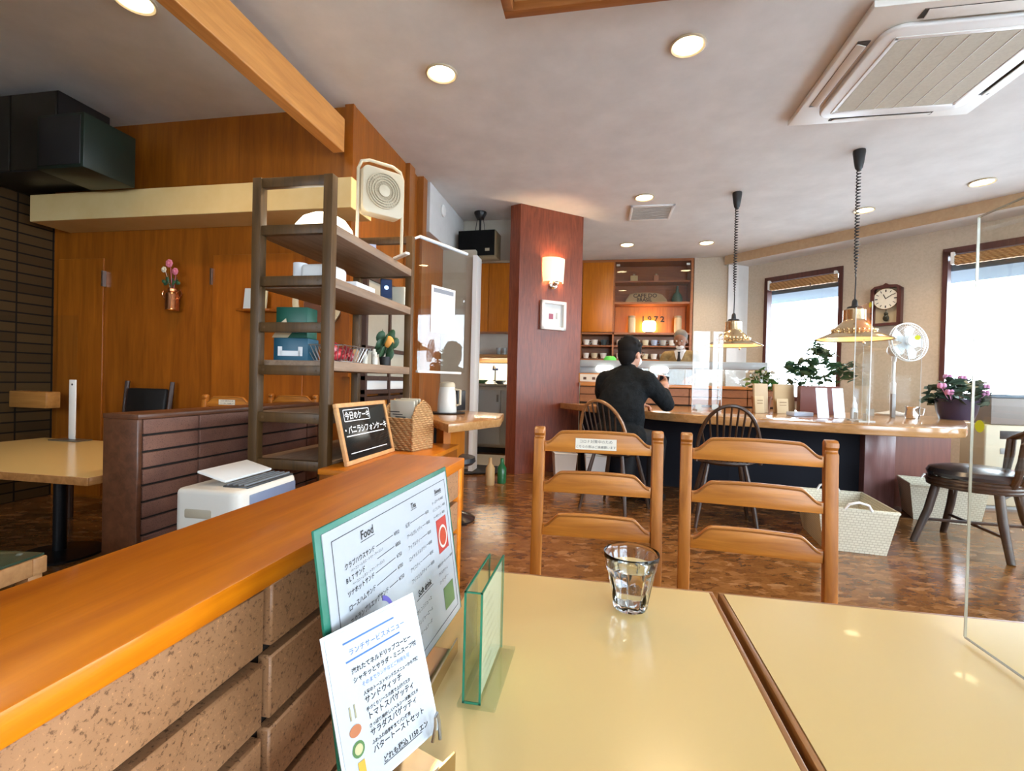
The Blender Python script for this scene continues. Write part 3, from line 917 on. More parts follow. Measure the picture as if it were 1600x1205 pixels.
t = root('dining_chair', 'black padded dining chair at the back of the low left table', 'chair', (-3.34, 2.84, 0))
MB().box((0, 0, .40), (.40, .38, .07), None, .02).build('seat', BLACK, t)
MB().box((0, .205, .70), (.34, .035, .36), (-.12, 0, 0), .015).build('backrest', BLACK, t)
for sx in (-1, 1):
    MB().tube([(sx*.19, .17, 0), (sx*.19, .18, .42), (sx*.20, .235, .93)], .016, 8).build('back_post', W_DARK, t)
    MB().tube([(sx*.18, -.17, 0), (sx*.18, -.17, .38)], .016, 8).build('front_leg', W_DARK, t)
dup(c1, (-2.30, 2.45, 0), 0, 'honey oak ladder-back chair with a notice, its top just above the dark red partition')
cB = ladder_chair('honey oak ladder-back chair by the panelled wall, seen between the rails of the shelf', (-2.15, 2.88, 0), 0, .35)

# copper milk can with flowers on the wall
t = root('copper_wall_vase', 'copper milk can with pink flowers hanging on the panelled wall', 'vase', (-3.15, 3.068, 1.464))
MB().lathe([(0, 0), (.046, 0), (.048, .004), (.045, .01), (.045, .115), (.040, .132), (.030, .142), (.030, .158), (.036, .164), (.033, .165), (.026, .158), (.026, .14), (0, .13)], n=28).build('can', COPPER, t)
for sx in (-1, 1): MB().tube([(sx*.040, 0, .13), (sx*.075, 0, .15), (sx*.085, 0, .12), (sx*.062, 0, .085), (sx*.044, 0, .09)], .005, 8).build('handle', COPPER, t)
MB().box((0, .046, .10), (.03, .016, .05)).build('hook', BLACKM, t)
m = MB()
for k in range(7):
    a = k*.9; m.tube([(0, 0, .14), (.02*math.cos(a), -.01+.01*math.sin(a), .2), (.055*math.cos(a), -.01+.02*math.sin(a), .23+.02*(k % 3))], .0018, 5)
    m.ball((.06*math.cos(a), -.012+.02*math.sin(a), .20+.012*(k % 3)), .02, (1, .25, .7), 8, 6, (0, a, 0))
m.build('leaves', LEAFD, t)
for x, z, r, c in ((-.010, .345, .030, 'p'), (.042, .285, .026, 'p'), (-.055, .30, .022, 'w')):
    m = MB()
    for k in range(7):
        a = k*2*PI/7; m.ball((x+r*.55*math.cos(a), -.02, z+r*.55*math.sin(a)), r*.5, (1, .5, 1), 8, 6)
    m.ball((x, -.03, z), r*.45, (1, .6, 1), 8, 6); m.tube([(x*.3, 0, .16), (x, -.01, z)], .002, 5)
    m.build('flower', plain('pink petal', (.72, .20, .30), .6) if c == 'p' else plain('cream petal', (.78, .72, .55), .6), t)

# small wall shelf with two cards
t = root('wall_shelf', 'narrow wooden ledge fixed to the panelled wall, holding two cards', 'shelf', (-2.44, 3.075, 1.47))
MB().box((0, 0, -.008), (.27, .10, .016), None, .002).build('board', W_WALL, t)
MB().box((0, .03, -.035), (.03, .04, .04)).build('bracket', BLACKM, t)
for k, (x, c, lb) in enumerate(((-.055, plain('pale blue card', (.50, .56, .58), .5), 'pale blue upright card on the narrow wall ledge'), (.035, plain('yellow card', (.72, .66, .42), .5), 'yellowish upright card on the narrow wall ledge'))):
    tag(MB().box((0, 0, .075), (.085, .012, .15), (-.12, 0, .1)).build('card', c, None, 0, (-2.44+x, 3.07, 1.472)), lb, 'card')
# round plaque
t = root('round_plaque', 'round plaque with a cream rim on the panelled wall, behind the shelf', 'plaque', (-1.99, 3.127, 1.53))
MB().lathe([(.150, 0), (.150, .02), (.165, .026), (.195, .02), (.195, 0)], n=48, M=RX(PI/2), cap=False).build('rim', plain('cream rim', (.70, .60, .40), .5), t)
MB().lathe([(0, .006), (.151, .006)], n=40, M=RX(PI/2), cap=False).build('disc', plain('plaque dark red', (.16, .06, .03), .5), t)
m = MB()
for x, z, sx_ in ((-.05, .02, .04), (.03, .05, .035), (.05, -.02, .03)): m.ball((x, -.012, z), sx_, (1.2, .15, .7), 12, 6)
m.build('raised_relief', plain('relief orange', (.60, .26, .10), .5), t)

# black boxes under the ceiling in the far left corner
t = root('hanging_speaker', 'dark green black box speaker hung under the ceiling in the left corner', 'speaker', (-3.355, 2.62, 2.26))
MB().box((0, 0, .17), (.36, .34, .34), None, .008).build('cabinet', plain('dark green black', (.006, .015, .010), .4), t)
MB().box((0, -.172, .17), (.32, .008, .30), None, .003).build('speaker_grille', BLACK, t)
t = root('wall_cabinet', 'black cabinet high against the brick wall in the left corner', 'cabinet', (-3.93, 2.75, 2.32))
MB().box((0, 0, .26), (.76, .34, .52), None, .006).build('body', BLACK, t)
for x in (-.19, .19): MB().box((x, -.175, .26), (.365, .012, .50), None, .003).build('door', plain('black door', (.02, .018, .014), .35), t)

# white air purifier
t = root('air_purifier', 'white air purifier with a raised lid flap between the two tiled partitions', 'air purifier', (-1.335, 1.61, 0), math.radians(2))
SHELL = plain('warm white shell', (.72, .69, .62), .4)
m = MB(); m.prism(rrect(.125, .175, .035), .02, .598, 'xy', .016, 3); m.build('body', SHELL, t, 50)
m = MB(); m.prism(rrect(.115, .16, .03), 0, .021, 'xy'); m.build('base', GPLAST, t)
m = MB(); m.box((-.025, -.1705, .515), (.105, .016, .034), None, .007); m.build('carry_handle', plain('recess beige', (.44, .39, .29), .5), t)
m = MB(); m.box((-.04, .03, .628), (.12, .26, .010), (0, .26, 0), .004); m.build('lid_flap', WPLAST, t)
m = MB(); m.box((.068, .02, .600), (.098, .27, .008), None, .003); m.build('outlet_panel', plain('dark outlet panel', (.05, .055, .06), .3), t)
m = MB()
for k in range(4): m.box((.035+.022*k, .02, .6065), (.005, .26, .006))
m.build('louvers', plain('grey louver', (.20, .22, .24), .35), t)
m = MB(); m.box((.124, .02, .34), (.008, .27, .47), None, .003); m.build('front_panel', plain('blue grey panel', (.16, .20, .30), .2), t)

# ---------------------------------------------------------------- tall open shelf
SX0, SX1, SY0, SY1 = -1.605, -1.20, 1.975, 2.95
t = root('open_shelf', 'tall open shelving unit of brown uprights and grey brown boards', 'shelf', ((SX0+SX1)/2, (SY0+SY1)/2, 0))
hx, hy = (SX1-SX0)/2, (SY1-SY0)/2
for sx in (-1, 1):
    for sy in (-1, 1):
        m = MB(); m.box((sx*(hx-.0225), sy*(hy-.0225), .955), (.045, .045, 1.91), None, .003); m.build('upright', W_SHELF, t)
for sy in (-1, 1):
    for z in (1.887, 1.669, 1.434, 1.222, 1.025, .806, .59):
        if sy > 0 and z in (1.222, 1.025): continue
        m = MB(); m.box((0, sy*(hy-.0225), z), (2*hx-.09, .030, .045), None, .003)
        for bx in (-1, 1): m.lathe([(0, 0), (.006, 0), (.006, -.003)], (bx*(hx-.068), sy*(hy-.0225)-.0155, z), 10, RX(PI/2))
        m.build('rail', W_SHELF, t)
SB = {}
for z in (1.695, 1.452, 1.072, .83, .61):
    m = MB(); m.span((-hx+.005, -hy+.046, z-.045), (hx-.002, hy-.046, z), .003); m.build('board', W_BOARD, t)

# things on the shelf
t = root('dome_lamp', 'glowing white dome lamp on the top board of the open shelf', 'lamp', (-1.44, 2.30, 1.696))
MB().lathe([(.150, .012), (.152, .03), (.140, .075), (.108, .118), (.06, .145), (0, .155)], n=40).build('lamp_shade', emit('lamp white glow', (1, .88, .66), 2.0), t)
MB().lathe([(0, 0), (.13, 0), (.13, .011), (0, .011)], n=32).build('base', WPLAST, t)

t = root('box_fan', 'white box fan on a tubular stand on the top board of the open shelf', 'fan', (-1.235, 2.52, 1.696), .85)
FW = .118
m = MB(); m.tube([(-FW-.012, 0, .012), (-FW-.012, 0, .44), (-FW+.005, 0, .482), (-FW+.05, 0, .50), (FW-.05, 0, .50), (FW-.005, 0, .482), (FW+.012, 0, .44), (FW+.012, 0, .012)], .009, 10); m.build('tube_stand', CPLAST, t)
m = MB()
for sx in (-1, 1): m.box((sx*(FW+.012), 0, .009), (.03, .17, .016), None, .006)
m.build('foot', WPLAST, t)
m = MB(); m.T = TR(0, 0, .33)
m.prism([(x, z) for x, z in rrect(FW, .128, .035)], -.04, .04, 'xz', .008); m.build('housing', CPLAST, t)
m = MB(); m.T = TR(0, -.044, .335) @ RX(PI/2)
for r in (.096, .082, .068, .054): m.lathe([(r-.003, 0), (r-.003, .005), (r, .006), (r+.003, .005), (r+.003, 0)], n=40, cap=False)
for k in range(36):
    a = k*PI/18; m.tube([(.03*math.cos(a), .03*math.sin(a), .004), (.098*math.cos(a), .098*math.sin(a), .004)], .0014, 4)
m.build('fan_grille', plain('tan grille', (.48, .40, .27), .4), t)
m = MB(); m.T = TR(0, -.044, .335) @ RX(PI/2); m.lathe([(.032, 0), (.032, .008), (.02, .012), (0, .013)], n=28); m.build('hub', CPLAST, t)

tag(MB().box((0, 0, .06), (.15, .012, .115), (-.12, 0, 0)).box((.002, -.010, .065), (.06, .004, .05), (-.12, 0, .02)).build('picture_card', plain('blue patterned card', (.30, .36, .55), .5), None, 0, (-1.44, 2.72, 1.698), (0, 0, .5)), 'blue patterned picture card on the top board behind the box fan', 'card')
t = root('label_printer', 'grey white label printer on the second board of the open shelf', 'printer', (-1.31, 2.10, 1.453), .0)
MB().box((0, 0, .035), (.16, .15, .07), None, .02, 3).build('body', WPLAST, t)
MB().box((.0, .02, .073), (.10, .06, .008), None, .003).build('window', BLACK, t)
tag(MB().box((0, 0, .012), (.14, .20, .024), None, .002).build('booklet_pile', PAPER, None, 40, (-1.275, 2.315, 1.453)), 'flat white box in front of the label printer on the second board', 'box')
tag(MB().lathe([(.012, 0), (.034, 0), (.034, .10), (.012, .10), (.012, 0)], n=24, cap=False).build('paper_roll', PAPER, None, 40, (-1.47, 2.15, 1.453)), 'white paper roll standing on the second board at the shelf end', 'roll')
t = root('smartphone', 'dark phone leaning upright on the second board of the open shelf', 'phone', (-1.235, 2.62, 1.453), .55)
m = MB(RX(-.25)); m.box((0, 0, .066), (.068, .009, .132), None, .004); m.build('body', BLACK, t)
m = MB(RX(-.25)); m.box((0, -.0052, .068), (.060, .001, .112)); m.mi = 1; m.ball((0, -.006, .075), .013, (1, .08, 1), 12, 6); m.build('display', [plain('dark blue display', (.02, .04, .10), .15), emit('blue display glow', (.12, .30, .9), .8)], t)
tag(MB().box((0, 0, .055), (.10, .02, .11), None, .003).build('memo_holder', plain('pale grey card', (.52, .50, .40), .6), None, 40, (-1.25, 2.80, 1.453)), 'pale grey memo block behind the phone on the second board', 'memo block')
def wire_basket(name, label, loc, w, d, h, mat, rz=0, fl=.03):
    m = MB()
    for z, k in ((.003, 0), (h, 1)):
        e = fl*k; m.tube([(-w-e, -d-e, z), (w+e, -d-e, z), (w+e, d+e, z), (-w-e, d+e, z)], .003, 6, True)
    for i in range(9):
        u = -1+i/4
        for s in (-1, 1):
            m.tube([(u*w, s*d, .003), (u*(w+fl), s*(d+fl), h)], .0018, 5)
            m.tube([(s*w, u*d, .003), (s*(w+fl), u*(d+fl), h)], .0018, 5)
        m.tube([(u*w, -d, .003), (u*w, d, .003)], .0018, 5)
    return tag(m.build(name, mat, None, 40, loc, (0, 0, rz)), label, 'basket')
wire_basket('wire_basket', 'black empty wire basket on the second board at the shelf end', (-1.52, 2.40, 1.453), .05, .10, .07, BLACKM)
wire_basket('sweets_basket', 'dark wire basket of red wrapped sweets on the third board', (-1.315, 2.26, 1.073), .07, .11, .08, STEEL)
for k in range(12):
    random.seed(k+3)
    c = plain(('sweet red', 'sweet pink', 'sweet dark')[k % 3], ((.60, .05, .06), (.70, .25, .28), (.30, .03, .04))[k % 3], .3)
    o = MB().ball((0, 0, 0), .022, (1.3, .9, .8), 10, 8).tube([(-.036, 0, .006), (-.022, 0, 0), (.022, 0, 0), (.036, 0, .006)], [.012, .004, .004, .012], 6).build('wrapped_sweet', c, None, 40, (-1.315+.036*math.cos(k*2.4)*(.4+.6*(k % 2)), 2.26+.07*math.sin(k*1.7), 1.106+.028*(k//6)), (0, .3*k, 1.1*k))
    tag(o, 'red wrapped sweet lying in the dark wire basket on the third board', 'sweet', 'wrapped sweets in the wire basket')
tag(MB().prism(rrect(.065, .042, .015), -.005, .005, 'xz', .002).build('wooden_tag', W_PINE, None, 40, (-1.40, 2.48, 1.115), (0, 0, .4)), 'rounded wooden tag standing behind the sweets basket', 'tag')
for k, (x, y, h) in enumerate(((-1.30, 2.50, .07), (-1.275, 2.56, .09), (-1.25, 2.52, .06))):
    tag(MB().lathe([(0, 0), (.016, 0), (.016, h-.02), (.009, h-.012), (.009, h), (0, h)], n=16).build('small_bottle', PAPERC, None, 40, (x, y, 1.073)), ('shortest but one', 'tallest', 'shortest')[k]+' of the three small cream bottles beside the sweets basket', 'bottle', 'small cream bottles on the third board')
t = root('potted_plant', 'small dark green plant with one orange flower on the third board', 'plant', (-1.245, 2.64, 1.073))
MB().lathe([(0, 0), (.028, 0), (.036, .05), (.032, .05), (0, .045)], n=20).build('pot', BLACK, t)
m = MB()
for k in range(14):
    a = k*2.4; r = .028+.012*(k % 3); z = .06+.009*k
    m.ball((r*math.cos(a), r*math.sin(a), z), .03, (.8, .25, 1.2), 8, 6, (.4*math.sin(a), .5*math.cos(a), a))
m.add([(-.03, 0, .12), (-.012, .006, .10), (.004, 0, .12), (-.022, .004, .215)], [(0, 1, 3), (1, 2, 3), (0, 3, 2)])
m.build('leaves', LEAFD, t)
m = MB(); m.ball((.032, -.022, .135), .03, (1, .7, 1.2), 14, 8); m.build('flower', plain('orange flower', (.78, .33, .06), .5), t)
t = root('gift_box', 'teal blue box with white paper tabs on the third board at the shelf end', 'box', (-1.49, 2.16, 1.073), .15)
MB().box((0, 0, .055), (.17, .12, .11), None, .004).build('carton', plain('teal blue', (.02, .10, .16), .4), t)
m = MB(); m.box((0, -.064, .035), (.10, .004, .025)); m.box((-.05, -.064, .045), (.02, .004, .045)); m.box((.05, -.064, .045), (.02, .004, .045)); m.build('paper_tab', PAPER, t)
t = root('gift_box', 'dark green box with a cream leaf cut-out, on top of the teal blue box', 'box', (-1.49, 2.16, 1.184), .1)
MB().box((0, .0, .075), (.16, .10, .15), None, .004).build('carton', plain('dark green', (.012, .10, .065), .4), t)
m = MB(TR(-.045, -.056, .05) @ RX(PI/2)); m.add([(-.05, -.05, 0), (.03, -.05, 0), (.055, -.02, 0), (.03, -.005, 0), (.02, .045, 0), (-.01, .02, 0)], [(0, 1, 2, 3, 4, 5)]); m.build('leaf_cutout', plain('cream cut paper', (.66, .55, .35), .6), t, 0)

# dark framed cabinet with beige panels on the side wall
t = root('wall_cabinet', 'dark framed cabinet with beige panels on the side wall behind the open shelf', 'cabinet', (-1.69, 3.60, .45))
m = MB()
for z in (0, .38, .43, .53, .75, 1.26): m.span((-.045, -.42, z), (.04, .42, z+.03))
for y in (-.42, -.03, .39): m.span((-.045, y, .0), (.042, y+.03, 1.29))
m.build('frame', W_DARK, t, 0)
for y0_, y1_ in ((-.388, -.032), (.002, .388)):
    for z0_, z1_, nme in ((.562, .748, 'door'), (.782, 1.258, 'door')):
        MB().span((-.04, y0_, z0_), (.028, y1_, z1_), .002).build(nme, GREIGE, t)
    MB().span((-.04, y0_, .032), (.03, y1_, .378), .002).build('drawer', W_CAB, t)
    MB().span((-.04, y0_, .462), (.03, y1_, .528), .002).build('drawer', WHITEP, t)

# low cabinet, blackboard and wicker basket
t = root('low_cabinet', 'low brown cabinet under the blackboard and the wicker basket', 'cabinet', (-1.02, 2.42, 0))
MB().span((-.17, -.52, 0), (.16, .44, .575), .003).build('body', W_WALL, t)
MB().span((-.172, -.53, .576), (.17, .45, .60), .003).build('top', W_CAB, t)
t = root('blackboard', 'small wood framed blackboard with white chalk Japanese writing, leaning by the shelf', 'blackboard', (-1.10, 2.22, .601))
BT = frame((0, -.25, 0), (0, 1, 0), (-.24, 0, 1))
bw, bh = .50, .285
m = MB(BT)
for a, b in (((0, 0), (bw, .02)), ((0, bh-.02), (bw, bh)), ((0, .0202), (.02, bh-.0202)), ((bw-.02, .0202), (bw, bh-.0202))): m.span((*a, -.012), (*b, .006), .002)
m.build('board_frame', W_PINE, t)
m = MB(BT); m.span((.02, .02, -.008), (bw-.02, bh-.02, -.001)); m.mi = 1
B2 = TR(0, 0, .0004)
m.text('今日のケーキ', .040, B2 @ TR(.185, bh-.075, 0), 'CENTER', 0, .0008)
for a, b in (((.06, bh-.088), (.30, bh-.084)), ((.06, bh-.034), (.30, bh-.030)), ((.056, bh-.086), (.060, bh-.032)), ((.30, bh-.086), (.304, bh-.032))): m.span((*a, 0), (*b, .0005))
m.text('・バニラシフォンケーキ', .040, B2 @ TR(.032, bh-.142, 0), 'LEFT', 0, .0008)
m.span((.05, bh-.158, 0), (.43, bh-.153, .0005)); m.span((.06, bh-.238, 0), (.43, bh-.234, .0005))
m.build('slate', [plain('blackboard slate', (.012, .014, .014), .12), CHALK], t, 0)
t = root('wicker_basket', 'honey wicker basket with pointed ends holding newspapers', 'basket', (-1.075, 2.60, .601), -.25)
m = MB()
for sx in (-1, 1):
    m.span((sx*.095-.006, -.09, .0), (sx*.095+.006, .09, .19)); m.prism([(-.09, .19), (.09, .19), (.06, .235), (0, .27), (-.06, .235)], sx*.095-.006, sx*.095+.006, 'yz', .003)
for sy in (-1, 1): m.span((-.089, sy*.085-.005, 0), (.089, sy*.085+.005, .17))
m.span((-.09, -.085, 0), (.09, .085, .008)); m.build('woven_body', WICKER, t, 0)
m = MB()
for sx in (-1, 1): m.tube([(sx*.098, -.092, .0), (sx*.098, -.092, .19), (sx*.098, -.06, .24), (sx*.098, 0, .276), (sx*.098, .06, .24), (sx*.098, .092, .19), (sx*.098, .092, 0)], .007, 8)
for sy in (-1, 1): m.tube([(-.095, sy*.088, .172), (.095, sy*.088, .172)], .007, 8)
m.build('rim', WICKER, t)
for k in range(3):
    m = MB(); m.box((0, 0, .14), (.165-.015*k, .012, .25+.01*k), None, .004); m.mi = 1
    for j in range(4): m.box((-.05+.02*j, -.0065, .20-.014*j), (.07, .0006, .005))
    o = m.build('newspaper', [plain('newsprint', (.52, .49, .40), .8), INK], None, 40, (-1.085+.010*k, 2.555+.035*k, .612), (.06, 0, -.25))
    tag(o, ('front', 'middle', 'back')[k]+' one of the folded newspapers standing in the wicker basket', 'newspaper', 'newspapers in the wicker basket')

# till counter, jug and hanging acrylic with notice
t = root('till_counter', 'small wooden counter with a pale edge before the kitchen entrance', 'counter', (-.95, 3.2, 0))
P_ = [(-.83, 2.58), (-.636, 3.07), (-.72, 3.60), (-1.24, 3.86), (-1.25, 3.30), (-1.12, 3.0)]
m = MB(); m.prism([(x+.95, y-3.2) for x, y in P_], .70, .75, 'xy', .004); m.build('countertop', W_COUNTER, t)
m = MB(); m.prism([(-.13, -.10), (-.02, -.28), (.02, -.26), (-.06, .35), (-.2, .5)], 0, .70, 'xy'); m.build('side_panel', W_CAB, t, 0)
MB().box((-.13, -.06, .35), (.05, .05, .699)).build('leg', BLACK, t)
MB().box((-.07, .02, .35), (.02, .02, .699)).build('post', STEEL, t)
t = root('thermal_jug', 'white and cream insulated jug on a dark tray on the till counter', 'jug', (-1.115, 3.42, .758))
MB().lathe([(0, 0), (.070, 0), (.072, .01), (.068, .10), (.060, .17), (.055, .19), (0, .19)], n=32).build('body', plain('translucent white', (.70, .69, .64), .3), t)
MB().lathe([(.058, .186), (.056, .21), (.045, .222), (0, .226)], n=32).build('lid', CPLAST, t)
MB().tube([(.055, .0, .17), (.10, 0, .165), (.10, 0, .06), (.068, 0, .05)], .009, 8).build('handle', CPLAST, t)
tag(MB().lathe([(0, 0), (.12, 0), (.13, .007), (.125, .008), (0, .004)], n=40).build('tray', BLACK, None, 40, (-1.105, 3.41, .7502)), 'dark round tray under the thermal jug', 'tray')
t = root('toaster_oven', 'small black toaster oven behind the thermal jug', 'oven', (-1.16, 3.72, .7505), -.3)
MB().box((0, 0, .085), (.16, .12, .16), None, .008).build('body', BLACK, t); MB().box((0, -.063, .09), (.14, .008, .10), None, .003).build('door', plain('dark oven glass', (.06, .07, .07), .1), t)
MB().tube([(-.06, -.08, .14), (.06, -.08, .14)], .005, 8).build('handle', STEEL, t)
for x, y, c, h, lb in ((-.93, 4.62, plain('green bottle glass', (.02, .16, .06), .15), .24, 'green bottle on the floor below the till counter'), (-1.02, 4.50, plain('light wood box', (.55, .38, .18), .5), .26, 'pale wooden bottle on the floor below the till counter')):
    tag(MB().lathe([(0, 0), (.042, 0), (.044, .01), (.044, h*.62), (.018, h*.8), (.016, h), (0, h)], n=20).build('bottle', c, None, 40, (x, y, 0)), lb, 'bottle')
ra, rb_ = Vector((-1.19, 3.0, 1.932)), Vector((-1.0, 3.46, 1.932))
HT = frame((ra.x, ra.y, 1.05), rb_-ra, (0, 0, 1)); hl_ = (rb_-ra).length
t = root('hanging_acrylic', 'clear acrylic sheet hung from a white rail beside the open shelf', 'screen', (0, 0, 0))
m = MB(HT); m.span((0, 0, -.0015), (hl_, .872, .0015)); m.build('sheet', GLASS, t, 0)
m = MB(); m.tube([ra, rb_], .012, 10); m.tube([(-1.222, 2.949, 1.90), ra-Vector((0, 0, .0))], .008, 8); m.build('rail', plain('pale blue white rail', (.66, .74, .80), .35), t)
m = MB(HT); m.span((0, -.010, -.012), (hl_*.9, .006, .012), .002); m.build('bottom_rail', WHITEP, t)
m = MB(HT @ TR(.12, .27, .0025)); m.span((0, 0, 0), (.25, .32, .0008)); m.mi = 1
m.T = m.T @ TR(0, 0, .001)
m.span((.02, .275, 0), (.23, .305, .0003))
for k in range(11): m.text('新型コロナウイルス感染予防のお願い'[:16-(k*3) % 5], .0135, TR(.02, .25-.023*k, 0))
o = tag(m.build('notice_sheet', [PAPER, plain('grey print', (.22, .24, .28), .6)], None, 0), 'white printed notice on the hanging acrylic sheet', 'notice')

# black speaker hung before the kitchen header
t = root('hanging_speaker', 'black speaker hung on chains from the ceiling left of the pillar', 'speaker', (-1.385, 5.30, 2.37), -.06)
MB().box((0, 0, .145), (.43, .24, .29), None, .006).build('cabinet', plain('tan black speaker box', (.16, .12, .06), .5), t)
m = MB(); m.box((0, -.124, .147), (.42, .012, .28), None, .003); m.mi = 1; m.box((.13, -.131, .07), (.05, .003, .03)); m.build('speaker_grille', [CLOTHB, plain('badge', (.40, .36, .26), .4, .6)], t)
m = MB()
for sx in (-1, 1): m.tube([(sx*.06, 0, .29), (sx*.035, 0, .46)], .004, 6)
m.tube([(0, 0, .29), (0, 0, .47)], .012, 8); m.build('suspension_rod', BLACKM, t)
MB().lathe([(.07, .528), (.07, .51), (.04, .45), (0, .45)], n=20).build('ceiling_mount', BLACKM, t)

# ================================================================ kitchen and bar
t = root('kitchen_wall_cabinet', 'orange veneer wall cabinet in the kitchen, left of the pillar', 'cabinet', (-1.6, 7.72, 1.78))
MB().box((0, .02, .555), (1.30, .36, 1.10), None, .003).build('body', W_CAB, t)
for x in (-.42, .005, .43): MB().box((x, -.172, .555), (.415, .018, 1.09), None, .003).build('door', W_CAB, t)
tag(MB().span((-2.2, 7.62, 1.395), (-1.0, 7.915, 1.425)).span((-2.2, 7.88, 1.30), (-1.0, 7.918, 1.395)).build('kitchen_shelf', W_COUNTER), 'wooden shelf for glasses under the kitchen wall cabinet', 'shelf')
lamp('under_cabinet_light', 'AREA', (-1.55, 7.6, 1.385), 9, (1, .82, .58), shape='RECTANGLE', size=1.0, size_y=.06)
for k in range(4):
    x = -1.66+.095*k
    g = MB().lathe([(0, 0), (.03, 0), (.038, .11), (.036, .11), (.028, .006), (0, .006)], n=18).build('drinking_glass', GLASS if k > 9 else plain('pale glassware', (.70, .74, .75), .08, trans=.6), None, 40, (x, 7.72, 1.426))
    tag(g, 'clear drinking glass on the wooden kitchen shelf', 'glass', 'glasses on the kitchen shelf')
t = root('steel_kitchen_unit', 'stainless steel fridge counter seen through the kitchen entrance', 'kitchen unit', (-1.62, 6.75, 0))
MB().box((0, .02, .50), (1.3, .62, .84), None, .004).build('body', STEEL, t); MB().box((0, .0, .94), (1.34, .70, .03), None, .004).build('worktop', STEEL, t)
for x in (-.32, .1, .47): 
    MB().box((x, -.30, .50), (.36, .02, .74), None, .004).build('door', plain('steel door', (.48, .52, .55), .35, .7), t)
    MB().box((x+.14, -.315, .76), (.03, .012, .10), None, .003).build('handle', GPLAST, t)
MB().box((0, .03, .04), (1.2, .55, .078)).build('plinth', BLACK, t)
t = root('tile_sink_tap', 'chrome tap with a blue mark above the steel kitchen unit', 'tap', (-1.55, 7.02, .956))
MB().tube([(0, 0, 0), (0, 0, .20), (0, -.03, .25), (0, -.10, .26), (0, -.14, .22)], .012, 10).build('spout', CHROME, t); MB().box((0, 0, .21), (.09, .03, .03), None, .008).build('handle', plain('blue handle', (.05, .12, .5), .3), t)
tag(MB().lathe([(0, 0), (.05, 0), (.10, .05), (.095, .05), (.05, .008), (0, .008)], n=28).build('bowl', plain('green bowl', (.16, .28, .10), .4), None, 40, (-1.66, 6.62, .9555)), 'green bowl on the steel kitchen unit', 'bowl')
tag(MB().lathe([(0, 0), (.05, 0), (.11, .05), (.105, .05), (.05, .008), (0, .008)], n=28).build('bowl', STEEL, None, 40, (-1.40, 6.66, .9555)), 'steel bowl on the steel kitchen unit beside the pillar', 'bowl')

# sconce and picture on the pillar
def on_pillar(px, py, off): # distance along the face, offset outwards
    p = pa+pd*px; return (p.x+PN.x*off, p.y+PN.y*off)
fr = math.atan2(pd.y, pd.x)
x, y = on_pillar(.418, 0, .0)
t = root('wall_sconce', 'glowing cream glass sconce on the red brown pillar', 'wall lamp', (x, y, 2.10), fr)
vs, fs = [], []
for i, (r, z) in enumerate(((.12, 0), (.125, .09), (.13, .18), (.132, .26))):
    for k in range(17):
        a = -PI*k/16; vs.append((r*math.cos(a)*1.05, -.004+.105/.13*r*math.sin(a), z))
for i in range(3):
    for k in range(16): fs.append((i*17+k, i*17+k+1, (i+1)*17+k+1, (i+1)*17+k))
MB().add(vs, fs).build('lamp_shade', emit('sconce glow', (1, .72, .38), .42, (.85, .75, .55)), t)
MB().lathe([(0, 0), (.055, 0), (.055, .02), (.035, .035), (0, .04)], n=28, M=RX(PI/2)).build('wall_plate', CHROME, t).location = (0, -.001, -.02)
MB().ball((0, -.07, -.012), .036, (1, 1, 1)).tube([(0, -.03, -.02), (0, -.07, -.015)], .012).build('finial', CHROME, t)
lamp('sconce_light', 'POINT', (0, -.05, .15), 4, WARM, t, shadow_soft_size=.025)
x, y = on_pillar(.425, 0, .0)
t = root('framed_picture', 'white square framed picture under the sconce on the pillar', 'picture', (x, y, 1.735), fr)
m = MB()
for a in range(4): m.T = RY(a*PI/2); m.box((0, -.024, .142), (.318, .044, .034), None, .004)
m.build('frame', WHITEP, t)
m = MB(); m.box((0, -.006, 0), (.26, .006, .26)); m.mi = 1; m.box((-.02, -.010, -.01), (.055, .002, .06)); m.mi = 2; m.box((.055, -.010, 0), (.02, .002, .07))
m.build('artwork', [plain('pale mount', (.66, .68, .66), .4), plain('wine red print', (.35, .08, .13), .5), plain('grey print block', (.45, .45, .42), .5)], t, 0)

# bar back cabinet
t = root('bar_cabinet', 'orange wood bar cabinet with a glazed upper part on the back wall', 'cabinet', (.495, 7.74, 0))
X0, X1, XM = -.825, .825, -.325
m = MB()
m.span((X0, -.19, 2.86), (X1, .17, CH-.002)); m.span((X0, -.18, 1.755), (X1, .17, 1.785)); m.span((X0, .15, 1.36), (X1, .172, 2.86)); m.span((X0, -.18, 1.36), (X0+.02, .15, 2.86)); m.span((X1-.035, -.19, 1.36), (X1, .15, 2.86)); m.span((XM-.015, -.18, 1.36), (XM+.01, .15, 2.86)); m.span((X0, -.18, 1.345), (X1, .17, 1.375)); m.span((X0+.02, -.17, 1.568), (X1-.035, .15, 1.584))
m.build('carcass', wood('bar cabinet wood', (.24, .070, .012), (.40, .13, .026), 'x', .35), t, 0)
MB().span((X0+.02, -.195, 1.79), (XM-.016, -.178, 2.858), .002).build('door', W_CAB, t)
m = MB(); m.span((XM+.011, -.13, 2.560), (X1-.036, .149, 2.582)); m.span((XM+.011, -.15, 2.225), (X1-.036, .149, 2.255)); m.build('shelf', wood('bar shelf wood', (.34, .11, .03), (.46, .17, .05), 'x', .35), t, 0)
MB().span((XM+.011, -.188, 2.257), (X1-.036, -.182, 2.858)).build('glass_door', thin_glass('smoky cabinet glass', (.93, .90, .88), 1.0), t, 0)
MB().span((XM+.03, .13, 1.79), (X1-.05, .149, 2.22)).build('niche_back', W_CAB, t, 0)
